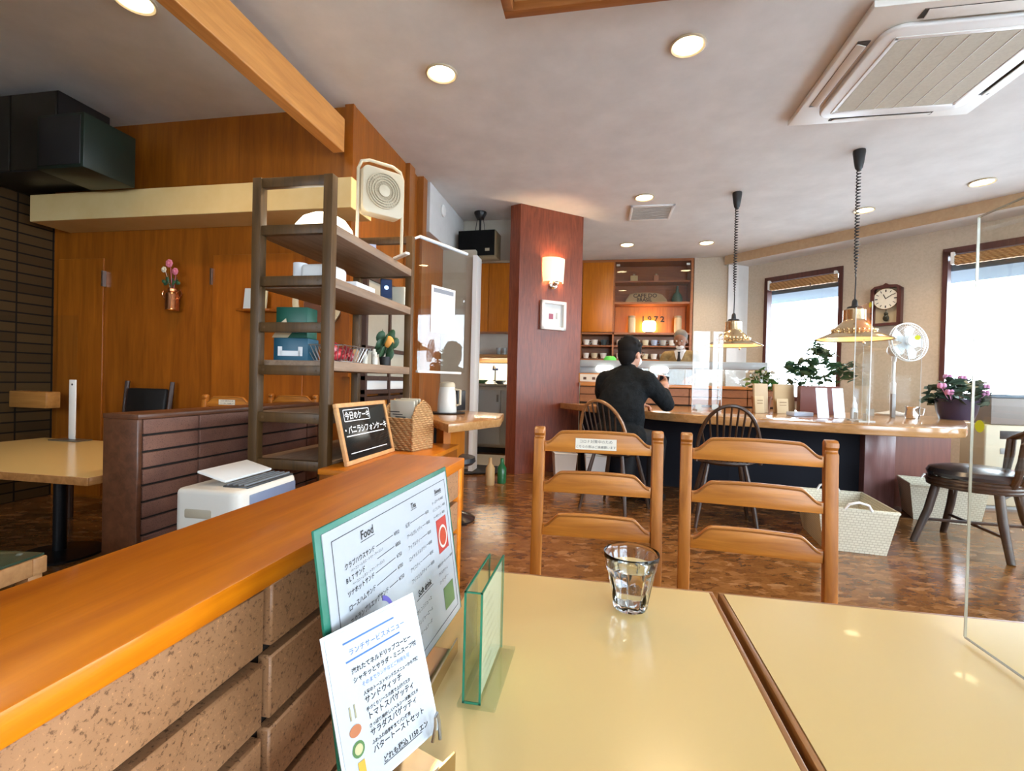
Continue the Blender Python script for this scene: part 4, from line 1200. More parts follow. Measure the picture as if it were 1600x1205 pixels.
for x in (XM+.05, X1-.08): MB().box((x, -.192, 2.81), (.05, .012, .03)).build('glass_clip', STEEL, t)
m = MB(); NT2 = frame((.285, .128, 1.985), (1, 0, 0), (0, 0, 1))
m.text('1 9 7 2', .125, NT2, 'CENTER', .004, .004); m.build('year_numerals', plain('dark brass numerals', (.03, .015, .006), .6), t, 0)
by = 7.74
for x, w, lb in ((.372, .055, 'tall cream coffee jar at the left of the glowing lamp in the niche'), (1.06, .055, 'tall cream coffee jar at the right of the glowing lamp in the niche')):
    tj = root('coffee_jar', lb, 'jar', (x+.08, by-.02, 1.786))
    MB().lathe([(0, 0), (w, 0), (w, .22), (w*.9, .24), (0, .24)], n=24).build('body', plain('jar cream', (.62, .50, .32), .4), tj); MB().lathe([(w*.95, .24), (w*.95, .27), (0, .275)], n=24).build('lid', plain('jar lid', (.40, .30, .18), .4), tj)
tj = root('niche_lamp', 'white glowing lamp under the 1972 numerals in the bar niche', 'lamp', (.715, by-.01, 1.786))
MB().prism(rrect(.098, .085, .045), -.05, .05, 'xz', .02, 3).build('lamp_shade', emit('niche lamp glow', (1, .86, .62), 3), tj).location = (0, 0, .112)
MB().box((0, 0, .012), (.12, .09, .024), None, .003).build('base', W_DARK, tj)
lamp('niche_light', 'POINT', (0, .085, .12), 1.4, WARM, tj, shadow_soft_size=.02)
tj = root('coffee_sack', 'tan coffee sack printed CAFE DO BRASIL behind the cabinet glass', 'sack', (.66, by+.01, 2.256))
m = MB(); m.prism([(-.32, 0), (.32, 0), (.31, .05), (.24, .13), (.16, .155), (0, .165), (-.18, .16), (-.25, .14), (-.30, .06)], -.05, .05, 'xz', .022, 3); m.mi = 1
ST = frame((-.02, -.0525, .085), (1, 0, 0), (0, 0, 1)); m.text('CAFE DO', .085, ST @ TR(0, 0, 0), 'CENTER', 0, .002); m.text('BRASIL', .075, ST @ TR(-.01, -.062, 0), 'CENTER', 0, .002)
m.build('sack_body', [plain('sack tan', (.50, .38, .20), .8), plain('sack print', (.05, .03, .02), .8)], tj)
for x, c, hgt, lb in ((.47, (.62, .50, .24), .10, 'cream tin on the top shelf behind the cabinet glass'), (.80, (.45, .20, .10), .10, 'red brown tin on the top shelf behind the cabinet glass')):
    tj = root('tin', lb, 'tin', (x, by, 2.583)); MB().box((0, 0, hgt/2), (.11 if x < .6 else .07, .08, hgt), None, .004).build('body', plain('tin %.2f' % x, c, .35), tj); MB().lathe([(.02, hgt), (.02, hgt+.03), (0, hgt+.035)], n=16).build('lid', plain('tin lid', (.5, .45, .32), .3, .7), tj)
tj = root('green_bottle', 'green glass carafe right of the coffee sack behind the cabinet glass', 'bottle', (1.12, by, 2.256))
MB().lathe([(0, 0), (.07, 0), (.085, .05), (.06, .13), (.025, .17), (.022, .22), (0, .22)], n=24).build('body', plain('dim green glass', (.05, .14, .09), .15), tj); MB().lathe([(.015, .22), (.02, .26), (0, .27)], n=14).build('stopper', plain('dim green stopper', (.05, .12, .08), .2), tj)

# cups on the two rows
def cup(label, loc, mat, s=1.22, lid=False):
    tj = root('coffee_cup', label, 'cup', loc)
    MB().lathe([(0, .004), (.04*s, .006), (.052*s, .012), (.052*s, .015), (.03*s, .008), (0, .008)], n=24).build('saucer', mat, tj)
    MB().lathe([(0, .009), (.026*s, .009), (.036*s, .03*s), (.043*s, .075*s), (.040*s, .075*s), (.032*s, .03*s), (0, .014)], n=24).build('bowl', mat, tj)
    MB().tube([(.040*s, 0, .066*s), (.066*s, 0, .064*s), (.066*s, 0, .035*s), (.036*s, 0, .03*s)], .0045, 8).build('handle', mat, tj)
    return tj
cms = [CERAM, plain('ivory ceramic', (.70, .62, .45), .2), plain('dark glazed ceramic', (.05, .07, .08), .15), plain('blue white ceramic', (.42, .50, .68), .2), plain('grey ceramic', (.45, .45, .42), .25)]
rowsx = [-.24, -.11, .03, .27, .40, .53, .66, .79, .92, 1.05, 1.18]
spots = [(x, z) for z in (1.585, 1.376) for x in rowsx]
order = [0, 0, 2, 0, 1, 1, 1, 3, 4, 0, 2, 0, 1, 0, 0, 1, 0, 1, 0, 4, 1, 0]
cnames = ('white', 'ivory', 'black glazed', 'blue and white', 'grey')
protos = {}
for k, ((x, z), ci) in enumerate(zip(spots, order)):
    lb = '%s coffee cup on the %s row of the shelf under the bar cabinet' % (cnames[ci], 'upper' if z > 1.5 else 'lower')
    g = 'coffee cups on the %s row, %s' % ('upper' if z > 1.5 else 'lower', cnames[ci])
    if ci in protos: c = dup(protos[ci], (x, 7.66, z), 1.0+.25*(k % 3), lb, g)
    else:
        c = protos[ci] = cup(lb, (x, 7.66, z), cms[ci]); c['group'] = g
m = MB(); m.span((-.30, 7.25, 0), (1.32, 7.9, .86)); tag(m.build('back_counter', STEEL, None, 0), 'steel back counter under the coffee cup shelf', 'counter')

# ---- white rail, glass and picture strip on the ledge
t = root('white_rail', 'long white rail with two round ended ovals that glow as bright patches above the tiled counter back', 'rail', (.76, 5.72, 0))
MB().span((-1.0, -.10, 1.185), (1.01, .12, 1.265), .006).span((-1.0, -.085, 1.115), (-.30, .11, 1.184), .004).build('rail_body', plain('glossy white rail', (.34, .38, .40), .25), t)
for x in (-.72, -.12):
    m = MB(); m.prism([(x+a, 1.165+b) for a, b in rrect(.10, .036, .033)], -.118, -.101, 'xz', .004); m.build('bright_oval', emit('rail oval glow', (1, .95, .85), 2.5), t)  # glowing ovals painted for bright patches on the rail, no known lamps
for x in (-.98, -.3, .36, .98): MB().span((x-.012, -.02, 1.002), (x+.012, .02, 1.1845 if x > -.31 else 1.1145)).build('support', STEEL, t, 0)
for a, b in ((-.285, .345), (.375, .965)): MB().span((a, -.004, 1.002), (b, .004, 1.184)).build('glass_panel', GLASS, t, 0)
t = root('picture_strip', 'narrow wooden frame with three tiny pictures on the counter ledge by the pillar', 'picture', (-.08, 5.585, 1.002))
m = MB(); m.box((0, 0, .055), (.34, .018, .11), None, .003); m.build('frame', W_LEDGE, t)
m = MB(); m.box((0, -.0095, .055), (.31, .002, .085)); m.mi = 1
for k in range(3): m.box((-.10+.1*k, -.011, .05), (.035, .001, .03))
m.build('picture_sheet', [PAPERC, plain('dark brown print', (.10, .05, .03), .6)], t, 0)
tag(MB().lathe([(.075, 0), (.07, .025), (.045, .05), (0, .055)], n=24).build('bowl', plain('lime green bowl', (.10, .62, .10), .35), None, 40, (.10, 5.72, 1.266)), 'bright green upturned bowl on the white rail', 'bowl')

# ---- the counter
t = root('bar_counter', 'curved pale wood bar counter with a dark knee panel and a tiled back', 'counter', (0, 0, 0))
CP = [(-.44, 5.41), (-.22, 5.10), (.02, 4.74), (.24, 4.42), (.46, 4.14), (.70, 3.96), (.95, 3.84), (1.20, 3.74), (1.45, 3.60), (1.70, 3.50), (1.95, 3.46), (2.15, 3.47), (2.30, 3.55), (2.45, 3.76), (2.66, 4.10), (2.88, 4.46), (3.02, 4.75), (3.04, 4.95), (2.9, 5.12), (2.5, 5.30), (2.1, 5.42), (1.86, 5.50), (1.86, 5.545), (-.20, 5.545)]
m = MB(); m.prism(CP, .705, .77, 'xy', .006, 3); m.build('countertop', W_COUNTER, t, 50)
m = MB(); m.prism([(-.20, 5.50), (.35, 5.05), (1.2, 4.78), (2.20, 4.60), (2.20, 4.72), (1.25, 4.9), (.4, 5.16), (-.15, 5.545)], 0, .704, 'xy'); m.build('knee_panel', plain('black navy panel', (.009, .010, .016), .75, spec=.25), t, 0)
MB().span((2.20, 4.52, 0), (2.43, 4.73, .704), .004).build('post', wood('purple brown veneer', (.17, .075, .07), (.25, .12, .11), 'z', .25), t)
m = MB(); m.prism([(2.431, 4.66), (2.98, 4.76), (2.98, 4.84), (2.431, 4.725)], 0, .704, 'xy'); m.build('end_panel', W_RED, t, 0)
m = MB(); m.span((-.235, 5.60, 0), (1.86, 5.86, .965)); m.build('back_core', plain('dark grout', (.03, .015, .01), .8), t, 0)
m = MB()
for r_ in range(2):
    for k in range(7):
        xa = -.235+.30*k
        m.span((xa+.004, 5.582, .785+r_*.09), (min(xa+.296, 1.86), 5.60, .785+r_*.09+.083), .002, 1)
m.build('tile_facing', tile_mat('orange brown counter tile', (.34, .14, .05), (.44, .19, .07), (1.2, 1.15, 1.1)), t)
MB().span((-.23, 5.545, .966), (1.88, 5.90, 1.0), .004).build('ledge', W_LEDGE, t)

# ---------------------------------------------------------------- Windsor chairs
def windsor(label, loc, rz, mat, hoop_mat):
    t = root('windsor_chair', label, 'chair', loc, rz, 'hoop back Windsor chairs at the bar')
    m = MB(); m.lathe([(0, -.02), (.17, -.018), (.205, 0), (.20, .014), (.12, .010), (0, .006)], (0, 0, .46), 32, sx=1.02, sy=1.0); m.build('seat', mat, t)
    hoop = [(.205*math.cos(a), -.185-.13*(.25+.75*math.sin(a)) * (.2+.8*max(0, math.sin(a))), .47+.40*math.sin(a)**.8 if math.sin(a) > 0 else .47) for a in [PI*k/24 for k in range(25)]]
    MB().tube(hoop, .013, 8).build('hoop', hoop_mat, t)
    for k in range(9):
        u = (k-4)/4.6
        a = math.acos(u); hp = (.205*u, -.185-.13*(.25+.75*math.sin(a))*(.2+.8*math.sin(a)), .47+.40*math.sin(a)**.8)
        MB().tube([(u*.15, -.155-.02*(1-abs(u)), .47), tuple((p+q_)/2 for p, q_ in zip((u*.15, -.17, .47), hp)), hp], [.006, .0075, .006], 6).build('spindle', mat, t)
    for sx in (-1, 1):
        for sy in (-1, 1):
            MB().tube([(sx*.12, sy*.12, .45), (sx*.165, sy*.165, .22), (sx*.20, sy*.20, 0)], [.014, .019, .012], 8).build('leg', mat, t)
    m = MB()
    for sx in (-1, 1): m.tube([(sx*.165, -.165, .2), (sx*.165, .165, .2)], .009, 6)
    m.tube([(-.165, 0, .2), (.165, 0, .2)], .009, 6); m.build('stretcher', mat, t)
    return t
windsor('brown hoop back Windsor chair under the seated man in black', (.13, 3.93, 0), math.radians(-30), W_WINDSOR, wood('warm hoop wood', (.20, .09, .03), (.34, .16, .06), 'x', .3))
windsor('empty dark hoop back Windsor chair at the bar behind the oak chairs', (.90, 3.74, 0), math.radians(-6), W_WINDSOR, W_WINDSOR)

# ---------------------------------------------------------------- pendant lamps
def pendant(label, x, y):
    t = root('pendant_lamp', label, 'pendant lamp', (x, y, CH), 0, 'brass pendants over the bar')
    z0 = 1.395-CH
    MB().lathe([(.062, .245), (.075, .235), (.076, .16), (.078, .145), (.11, .115), (.145, .082), (.15, .07), (.155, .058), (.20, .036), (.268, .004), (.270, 0), (.264, 0), (.198, .030), (.148, .052), (.10, .10), (.07, .14), (.07, .235), (.055, .24)], (0, 0, z0), 48, cap=False).build('lamp_shade', BRASS, t)
    m = MB()
    for k in range(28):
        a = k*2*PI/28; m.ball((.147*math.cos(a), .147*math.sin(a), z0+.076), .011, (1, 1, 1.2), 8, 6)
    m.build('decor_band', BRASS, t)
    MB().lathe([(0, .004), (.14, .0045), (.258, .006)], (0, 0, z0), 40, cap=False).build('diffuser', emit('pendant glow', (1, .50, .11), .62), t)
    MB().lathe([(.055, .24), (.05, .262), (.022, .268), (.018, .31), (.008, .325), (0, .325)], (0, 0, z0), 24).build('socket', BLACK, t)
    pts = [(0, 0, z0+.32), (.002, 0, z0+.5)]
    n = 300; za, zb = z0+.5, -.15
    for k in range(n+1):
        a = k*2*PI/9; e = min(1, k/60)
        pts.append((.014*e*math.cos(a), .014*e*math.sin(a), za+(zb-za)*k/n))
    pts.append((0, 0, -.14))
    MB().tube(pts, .005, 5).build('coiled_cord', BLACK, t)
    MB().lathe([(.043, -.001), (.044, -.02), (.034, -.10), (.026, -.14), (.010, -.165), (0, -.165)], n=28).build('ceiling_rose', BLACK, t)
    MB().tube([(.05, -.05, z0+.02), (.05, -.05, z0-.02)], .002, 5).ball((.05, -.05, z0-.03), .012).build('pull_cord', CHROME, t)
    return t
pendant('smaller looking brass pendant lamp on a coiled cord, farther along the bar', 1.269, 5.05)
pendant('larger looking brass pendant lamp on a coiled cord, in front of the clock wall', 1.975, 4.273)

# ---------------------------------------------------------------- clock
cs = 1.737
t = root('wall_clock', 'dark arched pendulum clock with a cream dial on the beige wall between the windows', 'clock', TCH @ Vector((cs, -.001, 1.76)), -PI/4)
m = MB()
m.span((-.150, -.09, 0), (-.112, -.005, .43)); m.span((.112, -.09, 0), (.150, -.005, .43)); m.span((-.15, -.09, 0), (.15, -.005, .03))
m.prism([(-.15, .40), (-.125, .405), (-.10, .44), (.10, .44), (.125, .405), (.15, .40), (.15, .435), (.11, .468), (.03, .478), (0, .50), (-.03, .478), (-.11, .468), (-.15, .435)], -.09, -.005, 'xz')
m.build('case', W_MAROON, t, 0)
MB().span((-.112, -.03, .03), (.112, -.006, .44)).build('back_board', plain('clock back cream', (.52, .43, .28), .6), t, 0)
m = MB(); m.lathe([(.118, 0), (.122, .008), (.126, .004), (.126, 0)], (0, -.072, .315), 40, RX(PI/2), cap=False); m.build('bezel', BRASS, t)
m = MB(); m.lathe([(.119, -.03), (.119, .003), (0, .003)], (0, -.072, .315), 40, RX(PI/2)); m.mi = 1
for k in range(12):
    a = k*PI/6; m.T = TR(0, -.0765, .315) @ RY(a); m.box((0, 0, .094), (.012 if k % 3 == 0 else .007, .001, .028))
m.build('dial', [plain('dial cream', (.74, .71, .60), .4), INK], t, 0)
m = MB()
m.T = TR(0, -.079, .315) @ RY(-.42); m.box((0, 0, .028), (.009, .001, .06)); m.T = TR(0, -.081, .315) @ RY(.98); m.box((0, 0, .04), (.006, .001, .085)); m.build('hands', INK, t, 0)
m = MB(); m.tube([(0, -.05, .21), (0, -.05, .10)], .004, 6); m.ball((0, -.05, .09), .032, (1, .35, 1.2)); m.ball((0, -.05, .14), .022, (1, .4, 1)); m.build('pendulum', plain('dark bronze', (.05, .05, .035), .4, .5), t)

# ---------------------------------------------------------------- things on the counter
ZC = .7705
def counter_screen(a, b, h, label, sticker=False):
    a, b = Vector((*a, ZC)), Vector((*b, ZC)); L = (b-a).length
    T = frame(a, b-a, (0, 0, 1))
    t = root('acrylic_screen', label, 'screen', (0, 0, 0))
    m = MB(T); m.span((0, .0006, -.0015), (L, h, .0015)); m.build('sheet', GLASS, t, 0)
    for s in (0, L):
        m = MB(T); m.span((s-.002, .0006, -.0025), (s+.002, h, .0025)); m.build('polished_edge', plain('pale screen edge', (.60, .63, .63), .2), t, 0)
    for s in (.03, L-.09): 
        m = MB(T); m.span((s, .0004, -.05), (s+.06, .012, .05)); m.span((s, .012, .002), (s+.06, .06, .006)); m.build('foot', plain('clear foot', (.66, .66, .60), .2, trans=.5), t, 0)
    if sticker:
        m = MB(T @ TR(L-.03, h-.02, .003)); m.lathe([(0, 0), (.02, 0)], n=20, cap=False); m.build('yellow_sticker', plain('lime yellow', (.80, .86, .03), .5), t, 0)
    return t
counter_screen((.83, 4.66), (1.10, 4.72), .73, 'clear acrylic screen on the bar counter just right of the seated man')
counter_screen((1.86, 4.00), (1.83, 3.72), .84, 'clear acrylic screen on the bar counter in front of the larger pendant', True)
counter_screen((2.30, 4.80), (2.655, 4.62), .70, 'clear acrylic screen with a yellow dot on the bar counter by the white fan', True)

# white pedestal fan
t = root('pedestal_fan', 'white pedestal fan standing on the back of the bar counter', 'fan', (2.66, 5.02, ZC), math.radians(14))
MB().lathe([(0, 0), (.13, 0), (.135, .012), (.05, .03), (.025, .04), (0, .04)], n=36).build('base', WPLAST, t)
MB().cyl((0, 0, .03), (0, 0, .30), .022, n=16).cyl((0, 0, .30), (0, 0, .52), .014, n=16).build('pole', WPLAST, t)
MB().ball((0, -.015, .60), .06, (1, 1.2, 1)).tube([(0, 0, .50), (0, -.01, .57)], .02).build('motor', WPLAST, t)
m = MB(TR(.03, -.10, .665) @ RX(PI/2-.12))
for r, z in ((.172, 0), (.172, .03), (.14, .048), (.10, .056), (.06, .060)): m.tube([(r*math.cos(k*PI/20), r*math.sin(k*PI/20), z) for k in range(40)], .005 if r > .17 else .002, 6, True)
for k in range(48):
    a = k*PI/24; m.tube([(.05*math.cos(a), .05*math.sin(a), .060), (.12*math.cos(a), .12*math.sin(a), .053), (.172*math.cos(a), .172*math.sin(a), .03)], .0013, 4); m.tube([(.172*math.cos(a), .172*math.sin(a), 0), (.10*math.cos(a), .10*math.sin(a), -.03), (.03*math.cos(a), .03*math.sin(a), -.04)], .0013, 4)
m.lathe([(.05, .058), (.05, .064), (0, .067)], n=28); m.build('guard', WPLAST, t)
m = MB(TR(.03, -.10, .665) @ RX(PI/2-.12)); m.cyl((0, 0, -.03), (0, 0, .03), .025)
for k in range(5):
    m.T = TR(.03, -.10, .665) @ RX(PI/2-.12) @ RZ(k*2*PI/5); m.prism([(.02, -.02), (.15, -.045), (.158, .02), (.11, .055), (.02, .02)], -.002, .002, 'xy')
m.build('fan_blades', plain('clear blue blade', (.62, .70, .76), .2), t)

# menu boards, planter, cards
for k, (p, w, hgt, lb) in enumerate((((1.41, 4.64), .16, .26, 'narrower tan menu board standing at the left of the pair by the planter'), ((1.65, 4.78), .25, .26, 'wider tan menu board standing at the right of the pair by the planter'))):
    tag(MB().box((0, 0, hgt/2), (w, .02, hgt), (-.06, 0, 0), .003).build('menu_board', KRAFT if k else plain('tan board', (.50, .38, .24), .7), None, 40, (*p, ZC), (0, 0, .55)), lb, 'menu board')
for k, (p, w, hgt, lb) in enumerate((((1.375, 4.55), .10, .15, 'small tan card before the narrower tan menu board'), ((1.60, 4.66), .13, .13, 'small tan card before the wider tan menu board'))):
    m = MB(); m.box((0, 0, hgt/2), (w, .006, hgt), (-.1, 0, 0), .001); m.mi = 1
    for j in range(3): m.box((0, -.006+.0012*j, hgt*.75-.025*j), (w*.6, .001, .006), (-.1, 0, 0))
    tag(m.build('price_card', [plain('pale kraft card', (.58, .46, .28), .7), plain('brown print', (.25, .16, .08), .7)], None, 40, (*p, ZC), (0, 0, .5)), lb, 'card')
def leafy(mb, cx, cy, cz, r, n, seed, sz=.05, flat=.5):
    rn = random.Random(seed)
    for k in range(n):
        th, ph = rn.uniform(0, 2*PI), rn.uniform(-.3, 1.3)
        rr = r*rn.uniform(.45, 1)
        c = Vector((cx+rr*math.cos(th)*math.cos(ph), cy+rr*math.sin(th)*math.cos(ph), cz+rr*flat*2*math.sin(ph)))
        s_ = sz*rn.uniform(.6, 1.2)
        M = Matrix.Translation(c) @ Euler((rn.uniform(-.7, .7), rn.uniform(-.7, .7), rn.uniform(0, 6.3))).to_matrix().to_4x4()
        mb.add([(0, -s_, 0), (s_*.55, -s_*.2, s_*.12), (s_*.42, s_*.5, s_*.06), (0, s_, -s_*.1), (-s_*.42, s_*.5, s_*.06), (-s_*.55, -s_*.2, s_*.12), (0, 0, 0)], [(0, 1, 6), (1, 2, 6), (2, 3, 6), (3, 4, 6), (4, 5, 6), (5, 0, 6)], M)
t = root('planter', 'red brown planter box of leafy green stems on the bar counter', 'planter', (1.935, 4.79, ZC), -.2)
m = MB(); m.prism([(-.15, -.09), (.15, -.09), (.15, .09), (-.15, .09)], 0, .25, 'xy', .006); m.build('box', plain('red brown planter', (.16, .055, .045), .4), t)
m = MB(); rn = random.Random(4); tips = []
for k in range(22):
    x0_, y0_ = rn.uniform(-.13, .13), rn.uniform(-.06, .06)
    hx_ = x0_+rn.uniform(-.14, .16); hz = rn.uniform(.34, .62) if abs(hx_) < .1 else rn.uniform(.30, .46)
    tip = (hx_, y0_+rn.uniform(-.1, .1), hz); tips.append(((x0_, y0_), tip))
    m.tube([(x0_, y0_, .24), ((x0_+tip[0])/2, (y0_+tip[1])/2, .24+(hz-.24)*.6), tip], .003, 5)
m.build('stems', plain('green stem', (.06, .13, .03), .5), t)
m = MB()
for k, ((a, b), tp) in enumerate(tips): leafy(m, tp[0], tp[1], tp[2]-.03, .07, 11, k, .048, .5)
leafy(m, 0, 0, .29, .15, 40, 99, .035, .25)
m.build('leaves', LEAFD, t, 0)
t = root('potted_plant', 'bushy light green potted plant behind the tan menu boards', 'plant', (1.52, 4.98, ZC))
MB().lathe([(0, 0), (.07, 0), (.09, .14), (.082, .14), (0, .13)], n=24).build('pot', plain('terracotta', (.36, .15, .07), .7), t)
m = MB(); leafy(m, 0, 0, .24, .17, 90, 5, .042, .5); m.build('leaves', LEAF, t, 0)
m = MB()
for k in range(7):
    a = k*.9; m.tube([(0, 0, .12), (.06*math.cos(a), .06*math.sin(a), .30), (.10*math.cos(a), .10*math.sin(a), .36)], .003, 5); m.ball((.10*math.cos(a), .10*math.sin(a), .37), .016, u=8, v=6)
m.build('flowers', plain('white blossom', (.72, .72, .62), .6), t)
# clear menu holders, bottle, tissue
for k, p in enumerate(((1.70, 4.10), (1.845, 4.17))):
    t = root('acrylic_card_stand', ('left' if k == 0 else 'right')+' one of two clear menu holders on the bar counter below the larger pendant', 'card holder', (*p, ZC), .45)
    MB().span((-.055, -.03, .0005), (.055, .03, .005)).build('base', GLASS, t, 0)
    m = MB(RX(-.12)); m.span((-.055, -.004, .004), (.055, .0, .235)); m.build('sleeve', thin_glass('glossy card sleeve', (.8, .83, .86), 2.2), t, 0)
    m = MB(RX(-.12)); m.span((-.05, .0005, .01), (.05, .002, .228)); m.build('insert', plain('blue grey card', (.16, .19, .23), .5), t, 0)
t = root('seasoning_bottle', 'small clear bottle with a white pointed cap on the bar counter', 'bottle', (1.97, 4.22, ZC))
MB().lathe([(0, 0), (.024, 0), (.026, .06), (.018, .085), (0, .085)], n=20).build('body', plain('milky glass', (.55, .60, .62), .1, trans=.4), t)
MB().lathe([(.019, .085), (.018, .11), (.008, .14), (.006, .165), (0, .168)], n=20).build('cap', WPLAST, t)
tag(MB().box((0, 0, .018), (.17, .10, .034), None, .006).build('tissue_pack', plain('pale blue pack', (.45, .55, .72), .4), None, 40, (1.60, 4.28, ZC), (0, 0, .3)), 'pale blue tissue pack lying on the bar counter', 'tissue pack')
t = root('creamer', 'small steel creamer by the cyclamen on the bar counter', 'pitcher', (2.52, 4.48, ZC))
MB().lathe([(0, 0), (.042, 0), (.05, .03), (.044, .08), (.05, .10), (.046, .10), (.040, .08), (0, .01)], n=28).build('body', CHROME, t)
MB().tube([(.046, 0, .09), (.09, 0, .085), (.08, 0, .03), (.048, 0, .03)], .005, 8).build('handle', CHROME, t)
tag(MB().box((0, 0, .10), (.03, .03, .20), None, .004).build('toothpick_holder', GPLAST, None, 40, (2.42, 4.56, ZC)), 'slim grey upright holder on the bar counter left of the creamer', 'holder')
# cyclamen
t = root('potted_cyclamen', 'dark wrapped pot of cyclamen with pink flowers at the right end of the bar counter', 'plant', (2.91, 4.60, ZC))
MB().lathe([(0, 0), (.11, 0), (.13, .06), (.15, .17), (.14, .17), (0, .15)], n=28).build('pot', plain('dark purple wrap', (.035, .022, .045), .3), t)
m = MB(); leafy(m, 0, 0, .17, .22, 190, 8, .055, .40); m.build('leaves', mottle('blue green leaf', (.035, .075, .05), (.09, .15, .10), 25, .45), t, 0)
for k, (x, y, z) in enumerate(((-.17, -.10, .26), (-.14, -.14, .21), (.12, -.12, .21), (.19, -.02, .26), (-.02, .08, .34), (.05, .02, .33))):
    m = MB(); m.tube([(x*.3, y*.3, .12), (x*.8, y*.8, z*.8), (x, y, z)], .003, 5)
    for j in range(5):
        a = j*2*PI/5; m.ball((x+.018*math.cos(a), y+.018*math.sin(a), z+.015), .021, (.7, .7, 1.1), 8, 6)
    m.build('flower', plain('lilac pink petal', (.66, .30, .52), .55), t)

# heater and box on it
t = root('gas_heater', 'cream fan heater with a red display right of the bar counter', 'heater', (3.62, 4.97, 0))
MB().box((0, 0, .375), (.70, .30, .70), None, .015, 3).build('body', CPLAST, t)
m = MB(); m.box((-.06, -.1505, .64), (.36, .006, .07), None, .002); m.mi = 1; m.box((-.06, -.1545, .64), (.09, .003, .03)); m.build('display', [BLACK, emit('red display', (1, .03, .02), 3)], t)
m = MB()
for k in range(6): m.box((.02, -.151, .12+.04*k), (.52, .006, .014))
m.build('air_grille', GPLAST, t); MB().box((0, 0, .0125), (.68, .28, .024)).build('base', GPLAST, t)
MB().box((-.21, -.152, .50), (.05, .006, .05), None, .002).build('dial', GPLAST, t)
t = root('storage_box', 'grey brown box with a dark lid on top of the cream heater', 'box', (3.62, 4.95, .7265))
MB().box((0, 0, .115), (.62, .26, .228), None, .006).build('carton', plain('grey brown carton', (.26, .22, .20), .5), t); MB().box((0, 0, .245), (.64, .28, .03), None, .006).build('lid', plain('slate blue lid', (.13, .17, .22), .4), t)

# baskets and bins on the floor
def bin_(label, loc, rz, w, d, h, ta, mat, handles=True, group='cream baskets on the floor'):
    t = root('floor_basket', label, 'basket', loc, rz, group)
    def ring(k, z, o): 
        a, b = w/2-ta*(1-k)-o, d/2-ta*(1-k)-o; return [(-a, -b, z), (a, -b, z), (a, b, z), (-a, b, z)]
    rs = [ring(0, .001, 0), ring(1, h, 0), ring(1, h, .012), ring(0, .012, .012)]
    vs = [v for r in rs for v in r]; fs = [(i*4+k, i*4+(k+1) % 4, (i+1)*4+(k+1) % 4, (i+1)*4+k) for i in range(3) for k in range(4)]+[(3, 2, 1, 0), (12, 13, 14, 15)]
    MB().add(vs, fs).build('woven_body', mat, t, 0)
    r = ring(1, h, .004); m = MB(); m.tube(r, .010, 8, True); m.build('rim', mat, t)
    if handles:
        for s in (-1, 1):
            MB().tube([(-.07, s*(d/2-.004), h), (-.05, s*(d/2+.005), h+.035), (0, s*(d/2+.008), h+.05), (.05, s*(d/2+.005), h+.035), (.07, s*(d/2-.004), h)], .008, 8).build('handle', WPLAST, t)
    return t
bin_('cream woven basket on the floor right of the second oak chair', (1.585, 3.515, 0), -.13, .42, .58, .27, .045, WHITEWK)
bin_('white woven basket on the floor under the bar counter behind the rattan chair', (2.66, 4.36, 0), -.30, .46, .42, .27, .035, WHITEWK)
bin_('white smooth bin on the floor against the foot of the pillar', (-.36, 5.13, 0), .25, .24, .20, .25, .02, WPLAST, False, 'white bins by the pillar')
bin_('white smooth bin on the floor behind the legs of the seated man\'s chair', (-.02, 5.02, 0), .1, .24, .20, .25, .02, WPLAST, False, 'white bins by the pillar')

# rattan chair
t = root('rattan_chair', 'dark rattan chair with a black cushion at the right end of the bar', 'chair', (2.40, 3.60, 0), math.radians(40))
MB().lathe([(0, .445), (.22, .445), (.245, .455), (.25, .475), (.235, .50), (.18, .515), (0, .52)], n=40).build('cushion', plain('black leather', (.03, .03, .035), .25), t)
m = MB()
for z, r in ((.435, .235), (.415, .24), (.395, .235)): m.tube([(r*math.cos(k*PI/20), r*math.sin(k*PI/20), z) for k in range(40)], .013, 8, True)
m.build('seat_ring', W_RATTAN, t)
for sx in (-1, 1):
    for sy in (-1, 1):
        MB().tube([(sx*.15, sy*.15, .40), (sx*.18, sy*.18, .22), (sx*.235, sy*.235, 0)], [.025, .024, .020], 10).build('leg', W_RATTAN, t)
        MB().tube([(sx*.17, sy*.17, .26), (sx*.12, sy*.16, .36), (sx*.02, sy*.19, .40)], .012, 8).build('brace', W_RATTAN, t)
m = MB(); m.tube([(-.20, -.20, .14), (.20, .20, .14)], .010, 8); m.tube([(-.20, .20, .155), (.20, -.20, .155)], .010, 8); m.build('cross_stretcher', W_RATTAN, t)
m = MB()
A0, A1 = math.radians(238), math.radians(345)
arc = [(.30*math.cos(a), .30*math.sin(a), .80-.16*abs(math.cos(a-(A0+A1)/2+PI/2))**2) for a in [A0+(A1-A0)*k/20 for k in range(21)]]
m.tube([(.23*math.cos(A1), .23*math.sin(A1), .42), (.27*math.cos(A1), .27*math.sin(A1), .50)]+arc[::-1]+[(.27*math.cos(A0), .27*math.sin(A0), .50), (.23*math.cos(A0), .23*math.sin(A0), .42)], .018, 8); m.build('back_hoop', W_RATTAN, t)
for k in range(11):
    a = A0+(A1-A0)*(k+.5)/11; MB().tube([(.235*math.cos(a), .235*math.sin(a), .42), (.29*math.cos(a), .29*math.sin(a), .60), (.30*math.cos(a), .30*math.sin(a), .79-.16*abs(math.cos(a-(A0+A1)/2+PI/2))**2)], .010, 6).build('back_spindle', W_RATTAN, t)

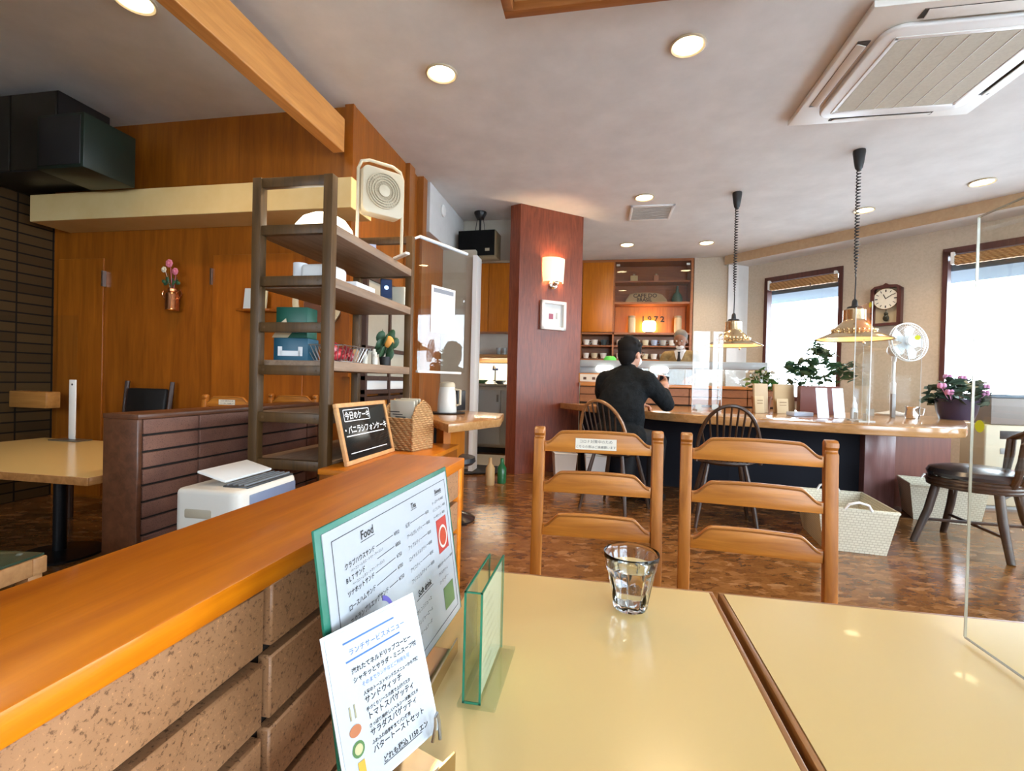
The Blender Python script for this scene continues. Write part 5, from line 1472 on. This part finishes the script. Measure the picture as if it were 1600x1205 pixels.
# black pedestal foot seen past the partition end
t = root('round_stool', 'black round pedestal foot of a stool on the floor past the partition end', 'stool', (-1.03, 3.30, 0))
MB().lathe([(0, 0), (.17, 0), (.175, .015), (.10, .05), (.03, .07), (0, .07)], n=36).build('base', plain('black glossy base', (.015, .015, .016), .15), t)
MB().cyl((0, 0, .06), (0, 0, .40), .025, n=16).build('pedestal', BLACKM, t); MB().lathe([(0, .40), (.15, .40), (.17, .42), (.165, .45), (0, .46)], n=36).build('seat', BLACK, t)

# ================================================================ people
def remeshed(mb, voxel, it=6):
    me = bpy.data.meshes.new('tmp'); me.from_pydata([tuple(v) for v in mb.V], [], mb.F); me.update()
    o = bpy.data.objects.new('tmp', me); COL.objects.link(o)
    r = o.modifiers.new('r', 'REMESH'); r.mode = 'VOXEL'; r.voxel_size = voxel
    if it:
        s_ = o.modifiers.new('s', 'SMOOTH'); s_.factor = .5; s_.iterations = it
    bpy.context.view_layer.update()
    ev = bpy.data.meshes.new_from_object(o.evaluated_get(bpy.context.evaluated_depsgraph_get()))
    m = MB(); m.add([v.co.copy() for v in ev.vertices], [list(p.vertices) for p in ev.polygons])
    bpy.data.objects.remove(o); bpy.data.meshes.remove(me); bpy.data.meshes.remove(ev)
    return m
def limb(m, pts, rs):
    for i in range(len(pts)-1):
        m.tube([pts[i], pts[i+1]], [rs[i], rs[i+1]], 16)
    for p, r in zip(pts, rs): m.ball(p, r, u=14, v=10)
def hand(m, wrist, d, up, side):
    """palm along d from the wrist, five fingers curling towards -up"""
    d = Vector(d).normalized(); up = Vector(up); up = (up-d*up.dot(d)).normalized(); r = d.cross(up)*side
    w = Vector(wrist)
    m.ball(w+d*.045, .042, (1, 1, 1), rot=None); n0 = len(m.V)
    for k in range(4):
        b = w+d*.075+r*(.030-.020*k)
        l = (.036, .042, .039, .030)[k]
        p1 = b+d*l*.9-up*.006; p2 = p1+d*l*.5-up*l*.5; p3 = p2-up*l*.55-d*.004
        limb(m, [b, p1, p2, p3], [.0105, .0095, .0088, .0075])
    b = w+d*.03+r*.030
    limb(m, [b, b+r*.022+d*.026-up*.012, b+r*.014+d*.05-up*.030], [.013, .011, .009])
def head_shape(m, c, M):
    def P(x, y, z): return tuple(Vector(c)+M @ Vector((x, y, z)))
    e = M.to_euler()
    m.ball(P(0, -.012, .030), .096, (.82, 1.0, 1.0), rot=e, u=24, v=16)
    m.ball(P(0, .022, -.030), .072, (.86, .92, 1.12), rot=e, u=20, v=14)
    m.ball(P(0, .055, -.078), .030, (1.1, .9, .8), rot=e)
    m.tube([P(0, .080, .012), P(0, .104, -.026), P(0, .088, -.034)], [.008, .015, .011], 10)
    m.ball(P(0, .084, -.058), .016, (1.5, .5, .5), rot=e)
    for s in (-1, 1):
        m.ball(P(s*.080, -.006, -.008), .026, (.35, .7, 1.2), rot=e)
        m.ball(P(s*.032, .074, .022), .018, (1.3, .5, .5), rot=e)
def person(name, label, loc, rz):
    return root(name, label, 'person', loc, rz)

# ---- seated man seen from behind
t = person('person', 'seated person with short black hair in a black jacket, at the bar', (.17, 3.92, 0), math.radians(-30))
hm = RZ(math.radians(-14)).to_3x3() @ RX(math.radians(-6)).to_3x3()
hc = (.01, .115, 1.235)
b = MB()
limb(b, [(0, .0, .56), (0, .0, .72), (0, .035, .92), (0, .055, 1.02)], [.125, .115, .125, .10])
limb(b, [(0, .065, 1.03), (.0, .09, 1.12), (.005, .105, 1.18)], [.07, .052, .052])
for s, el, wr in ((1, (.285, .20, .845), (.205, .335, .955)), (-1, (-.27, .20, .845), (-.06, .36, .82))):
    limb(b, [(0, .05, 1.02), (s*.165, .06, 1.03)], [.07, .060]); limb(b, [(s*.175, .06, 1.02), el, wr], [.055, .043, .028])
    limb(b, [(s*.075, .0, .555), (s*.115, .42, .52), (s*.12, .36, .10)], [.085, .062, .042]); limb(b, [(s*.12, .35, .06), (s*.125, .50, .035)], [.04, .03])
head_shape(b, hc, hm)
hand(b, (.205, .335, .955), (-.2, .35, .5), (.3, .8, -.3), 1); hand(b, (-.06, .36, .82), (.6, .5, 0), (0, .1, 1), -1)
remeshed(b, .006, 3).build('body', SKIN, t)
j = MB()
limb(j, [(0, -.01, .555), (0, -.012, .70), (0, .015, .90), (0, .045, 1.02)], [.155, .150, .160, .115])
j.ball((0, -.005, .74), .16, (1.22, .80, 1.5)); j.ball((0, .022, .93), .17, (1.20, .78, 1.0)); j.ball((0, -.02, .60), .16, (1.22, .92, .8))
limb(j, [(0, .070, 1.04), (0, .092, 1.115)], [.10, .068])
for s in (-1, 1): limb(j, [(s*.02, .07, 1.085), (s*.10, .06, 1.05), (s*.19, .055, .985)], [.070, .075, .080])
j.ball((0, -.03, .60), .185, (1.18, .86, .75)); j.ball((0, -.035, .80), .15, (1.35, .80, 1.4)); limb(j, [(-.17, -.06, .58), (.17, -.06, .58)], [.07, .07])
for s, el, wr in ((1, (.285, .20, .845), (.215, .318, .935)), (-1, (-.27, .20, .845), (-.09, .345, .822))):
    limb(j, [(0, .045, 1.03), (s*.175, .055, 1.03)], [.09, .078]); limb(j, [(s*.185, .055, 1.015), (s*.245, .12, .93), el, wr], [.080, .068, .060, .043])
jm = remeshed(j, .010, 5); jm.build('jacket', mottle('black jacket cloth', (.004, .005, .006), (.010, .0125, .0145), 22, .9, .7, .02), t)
k = MB()
for s in (-1, 1):
    limb(k, [(s*.08, -.02, .56), (s*.118, .42, .525), (s*.122, .355, .11)], [.115, .080, .060])
limb(k, [(-.06, -.02, .55), (.06, -.02, .55)], [.12, .12]); remeshed(k, .010, 4).build('trousers', plain('black trousers', (.014, .014, .016), .7), t)
for s in (-1, 1):
    m = MB(); limb(m, [(s*.122, .32, .045), (s*.125, .42, .045), (s*.128, .53, .030)], [.046, .044, .032]); m.V = [Vector((v.x, v.y, max(v.z, .002))) for v in m.V]; remeshed(m, .008, 2).build('shoe', BLACK, t)
def hpos(c, M, x, y, z): return tuple(Vector(c)+M @ Vector((x, y, z)))
h = MB(); e = hm.to_euler()
h.ball(hpos(hc, hm, 0, -.026, .052), .101, (.88, 1.0, .98), rot=e, u=28, v=20); h.ball(hpos(hc, hm, 0, -.050, .0), .082, (.94, .85, 1.15), rot=e, u=24, v=16)
h.ball(hpos(hc, hm, 0, .045, .088), .052, (1.2, .8, .6), rot=e); h.ball(hpos(hc, hm, 0, -.055, -.055), .055, (1.0, .7, .9), rot=e)
for s in (-1, 1): h.ball(hpos(hc, hm, s*.068, .010, .035), .030, (.5, .9, 1.2), rot=e)
rn = random.Random(2)
for q_ in range(26):
    th = rn.uniform(0, 2*PI); ph = rn.uniform(.1, 1.3)
    h.ball(hpos(hc, hm, .082*math.cos(th)*math.cos(ph), -.03+.092*math.sin(th)*math.cos(ph), .055+.09*math.sin(ph)), .020, (1, 1, .7), u=8, v=6)
remeshed(h, .006, 3).build('hair', HAIR, t)
MB().ball(hpos(hc, hm, 0, .066, -.045), .052, (1.05, .75, .85), rot=e).build('face_mask', WPLAST, t)
m = MB()
for s in (-1, 1): m.tube([hpos(hc, hm, s*.062, .086, .020), hpos(hc, hm, s*.079, .055, .020), hpos(hc, hm, s*.083, -.005, .012)], .0025, 6)
for s in (-1, 1): m.tube([hpos(hc, hm, s*.033+.024*math.cos(a), .094, .018+.018*math.sin(a)) for a in [k_*PI/8 for k_ in range(16)]], .002, 5, True)
m.build('glasses', BLACKM, t)
for s in (-1, 1): MB().ball(hpos(hc, hm, s*.031, .081, .020), .010, u=10, v=8).build('eye', plain('eye white', (.6, .58, .55), .2), t)
m = MB(); m.T = TR(.165, .405, 1.01) @ Euler((.5, .2, .3)).to_matrix().to_4x4(); m.box((0, 0, 0), (.075, .011, .145), None, .004)
tag(m.build('smartphone', BLACK), 'black phone held by the seated person in the black jacket', 'phone')
ph = bpy.context.scene.objects['smartphone.001'] if 'smartphone.001' in bpy.context.scene.objects else None
if ph: ph.matrix_world = Matrix.Translation((.17, 3.92, 0)) @ RZ(math.radians(-30))

# ---- standing master behind the bar
t = person('person', 'standing grey haired person in an olive jacket with white mask, behind the bar', (1.02, 6.55, 0), math.radians(160))
hm = RX(math.radians(-18)).to_3x3(); hc = (0, .075, 1.565)
b = MB()
limb(b, [(0, 0, .92), (0, -.01, 1.10), (0, 0, 1.28), (0, .0, 1.36)], [.13, .12, .13, .10]); limb(b, [(0, .01, 1.36), (0, .035, 1.45), (0, .05, 1.50)], [.065, .052, .052])
for s in (-1, 1):
    el, wr = (s*.25, .06, 1.12), (s*.15, .28, 1.06)
    limb(b, [(0, 0, 1.36), (s*.17, 0, 1.37)], [.07, .06]); limb(b, [(s*.18, 0, 1.36), el, wr], [.055, .043, .028]); hand(b, wr, (-s*.2, 1, -.1), (0, .1, 1), s)
    limb(b, [(s*.085, 0, .90), (s*.10, .01, .50), (s*.10, -.01, .09)], [.088, .060, .042]); limb(b, [(s*.10, -.02, .05), (s*.11, .12, .035)], [.04, .03])
head_shape(b, hc, hm); remeshed(b, .006, 3).build('body', plain('tan skin', (.30, .135, .075), .55), t)
OLIVE = mottle('olive brown jacket', (.20, .13, .045), (.28, .19, .075), 40, .7, .3, .005)
j = MB()
limb(j, [(0, -.01, .90), (0, -.01, 1.12), (0, 0, 1.30), (0, .0, 1.37)], [.15, .15, .15, .105]); j.ball((0, 0, 1.24), .17, (1.2, .80, 1.1)); j.ball((0, 0, 1.0), .16, (1.15, .85, 1.1))
for s in (-1, 1): limb(j, [(0, 0, 1.37), (s*.18, 0, 1.37)], [.09, .075]); limb(j, [(s*.188, 0, 1.36), (s*.25, .06, 1.12), (s*.165, .25, 1.065)], [.076, .060, .043])
remeshed(j, .010, 5).build('jacket', OLIVE, t)
m = MB(); m.prism([(-.065, 1.44), (.065, 1.44), (.045, 1.36), (0, 1.20), (-.045, 1.36)], .090, .140, 'xz', .006); m.lathe([(.070, 1.40), (.066, 1.455), (.060, 1.455), (.066, 1.40)], (0, .035, 0), 24, cap=False); m.build('shirt', PAPER, t)
m = MB(); m.prism([(-.018, 1.425), (.018, 1.425), (.012, 1.40), (.028, 1.24), (0, 1.21), (-.028, 1.24), (-.012, 1.40)], .1405, .150, 'xz', .002); m.build('tie', BLACK, t)
k = MB()
for s in (-1, 1): limb(k, [(s*.085, 0, .90), (s*.102, .01, .50), (s*.102, -.01, .07)], [.115, .078, .062])
limb(k, [(-.05, 0, .93), (.05, 0, .93)], [.13, .13]); remeshed(k, .010, 4).build('trousers', plain('dark grey trousers', (.03, .03, .035), .7), t)
for s in (-1, 1):
    m = MB(); limb(m, [(s*.10, -.04, .045), (s*.105, .05, .045), (s*.11, .15, .03)], [.046, .044, .032]); m.V = [Vector((v.x, v.y, max(v.z, .002))) for v in m.V]; remeshed(m, .008, 2).build('shoe', BLACK, t)
h = MB(); e = hm.to_euler()
h.ball(hpos(hc, hm, 0, -.030, .056), .099, (.86, .97, .92), rot=e, u=28, v=20); h.ball(hpos(hc, hm, 0, -.055, .0), .078, (.95, .80, 1.0), rot=e)
for s in (-1, 1): h.ball(hpos(hc, hm, s*.070, -.005, .02), .026, (.5, 1, 1.3), rot=e)
remeshed(h, .006, 3).build('hair', plain('grey hair', (.16, .14, .12), .7), t)
MB().ball(hpos(hc, hm, 0, .058, -.062), .048, (1.05, .75, .75), rot=e).build('face_mask', WPLAST, t)
for s in (-1, 1): MB().ball(hpos(hc, hm, s*.031, .081, .020), .010, u=10, v=8).build('eye', plain('eye white', (.6, .58, .55), .2), t)
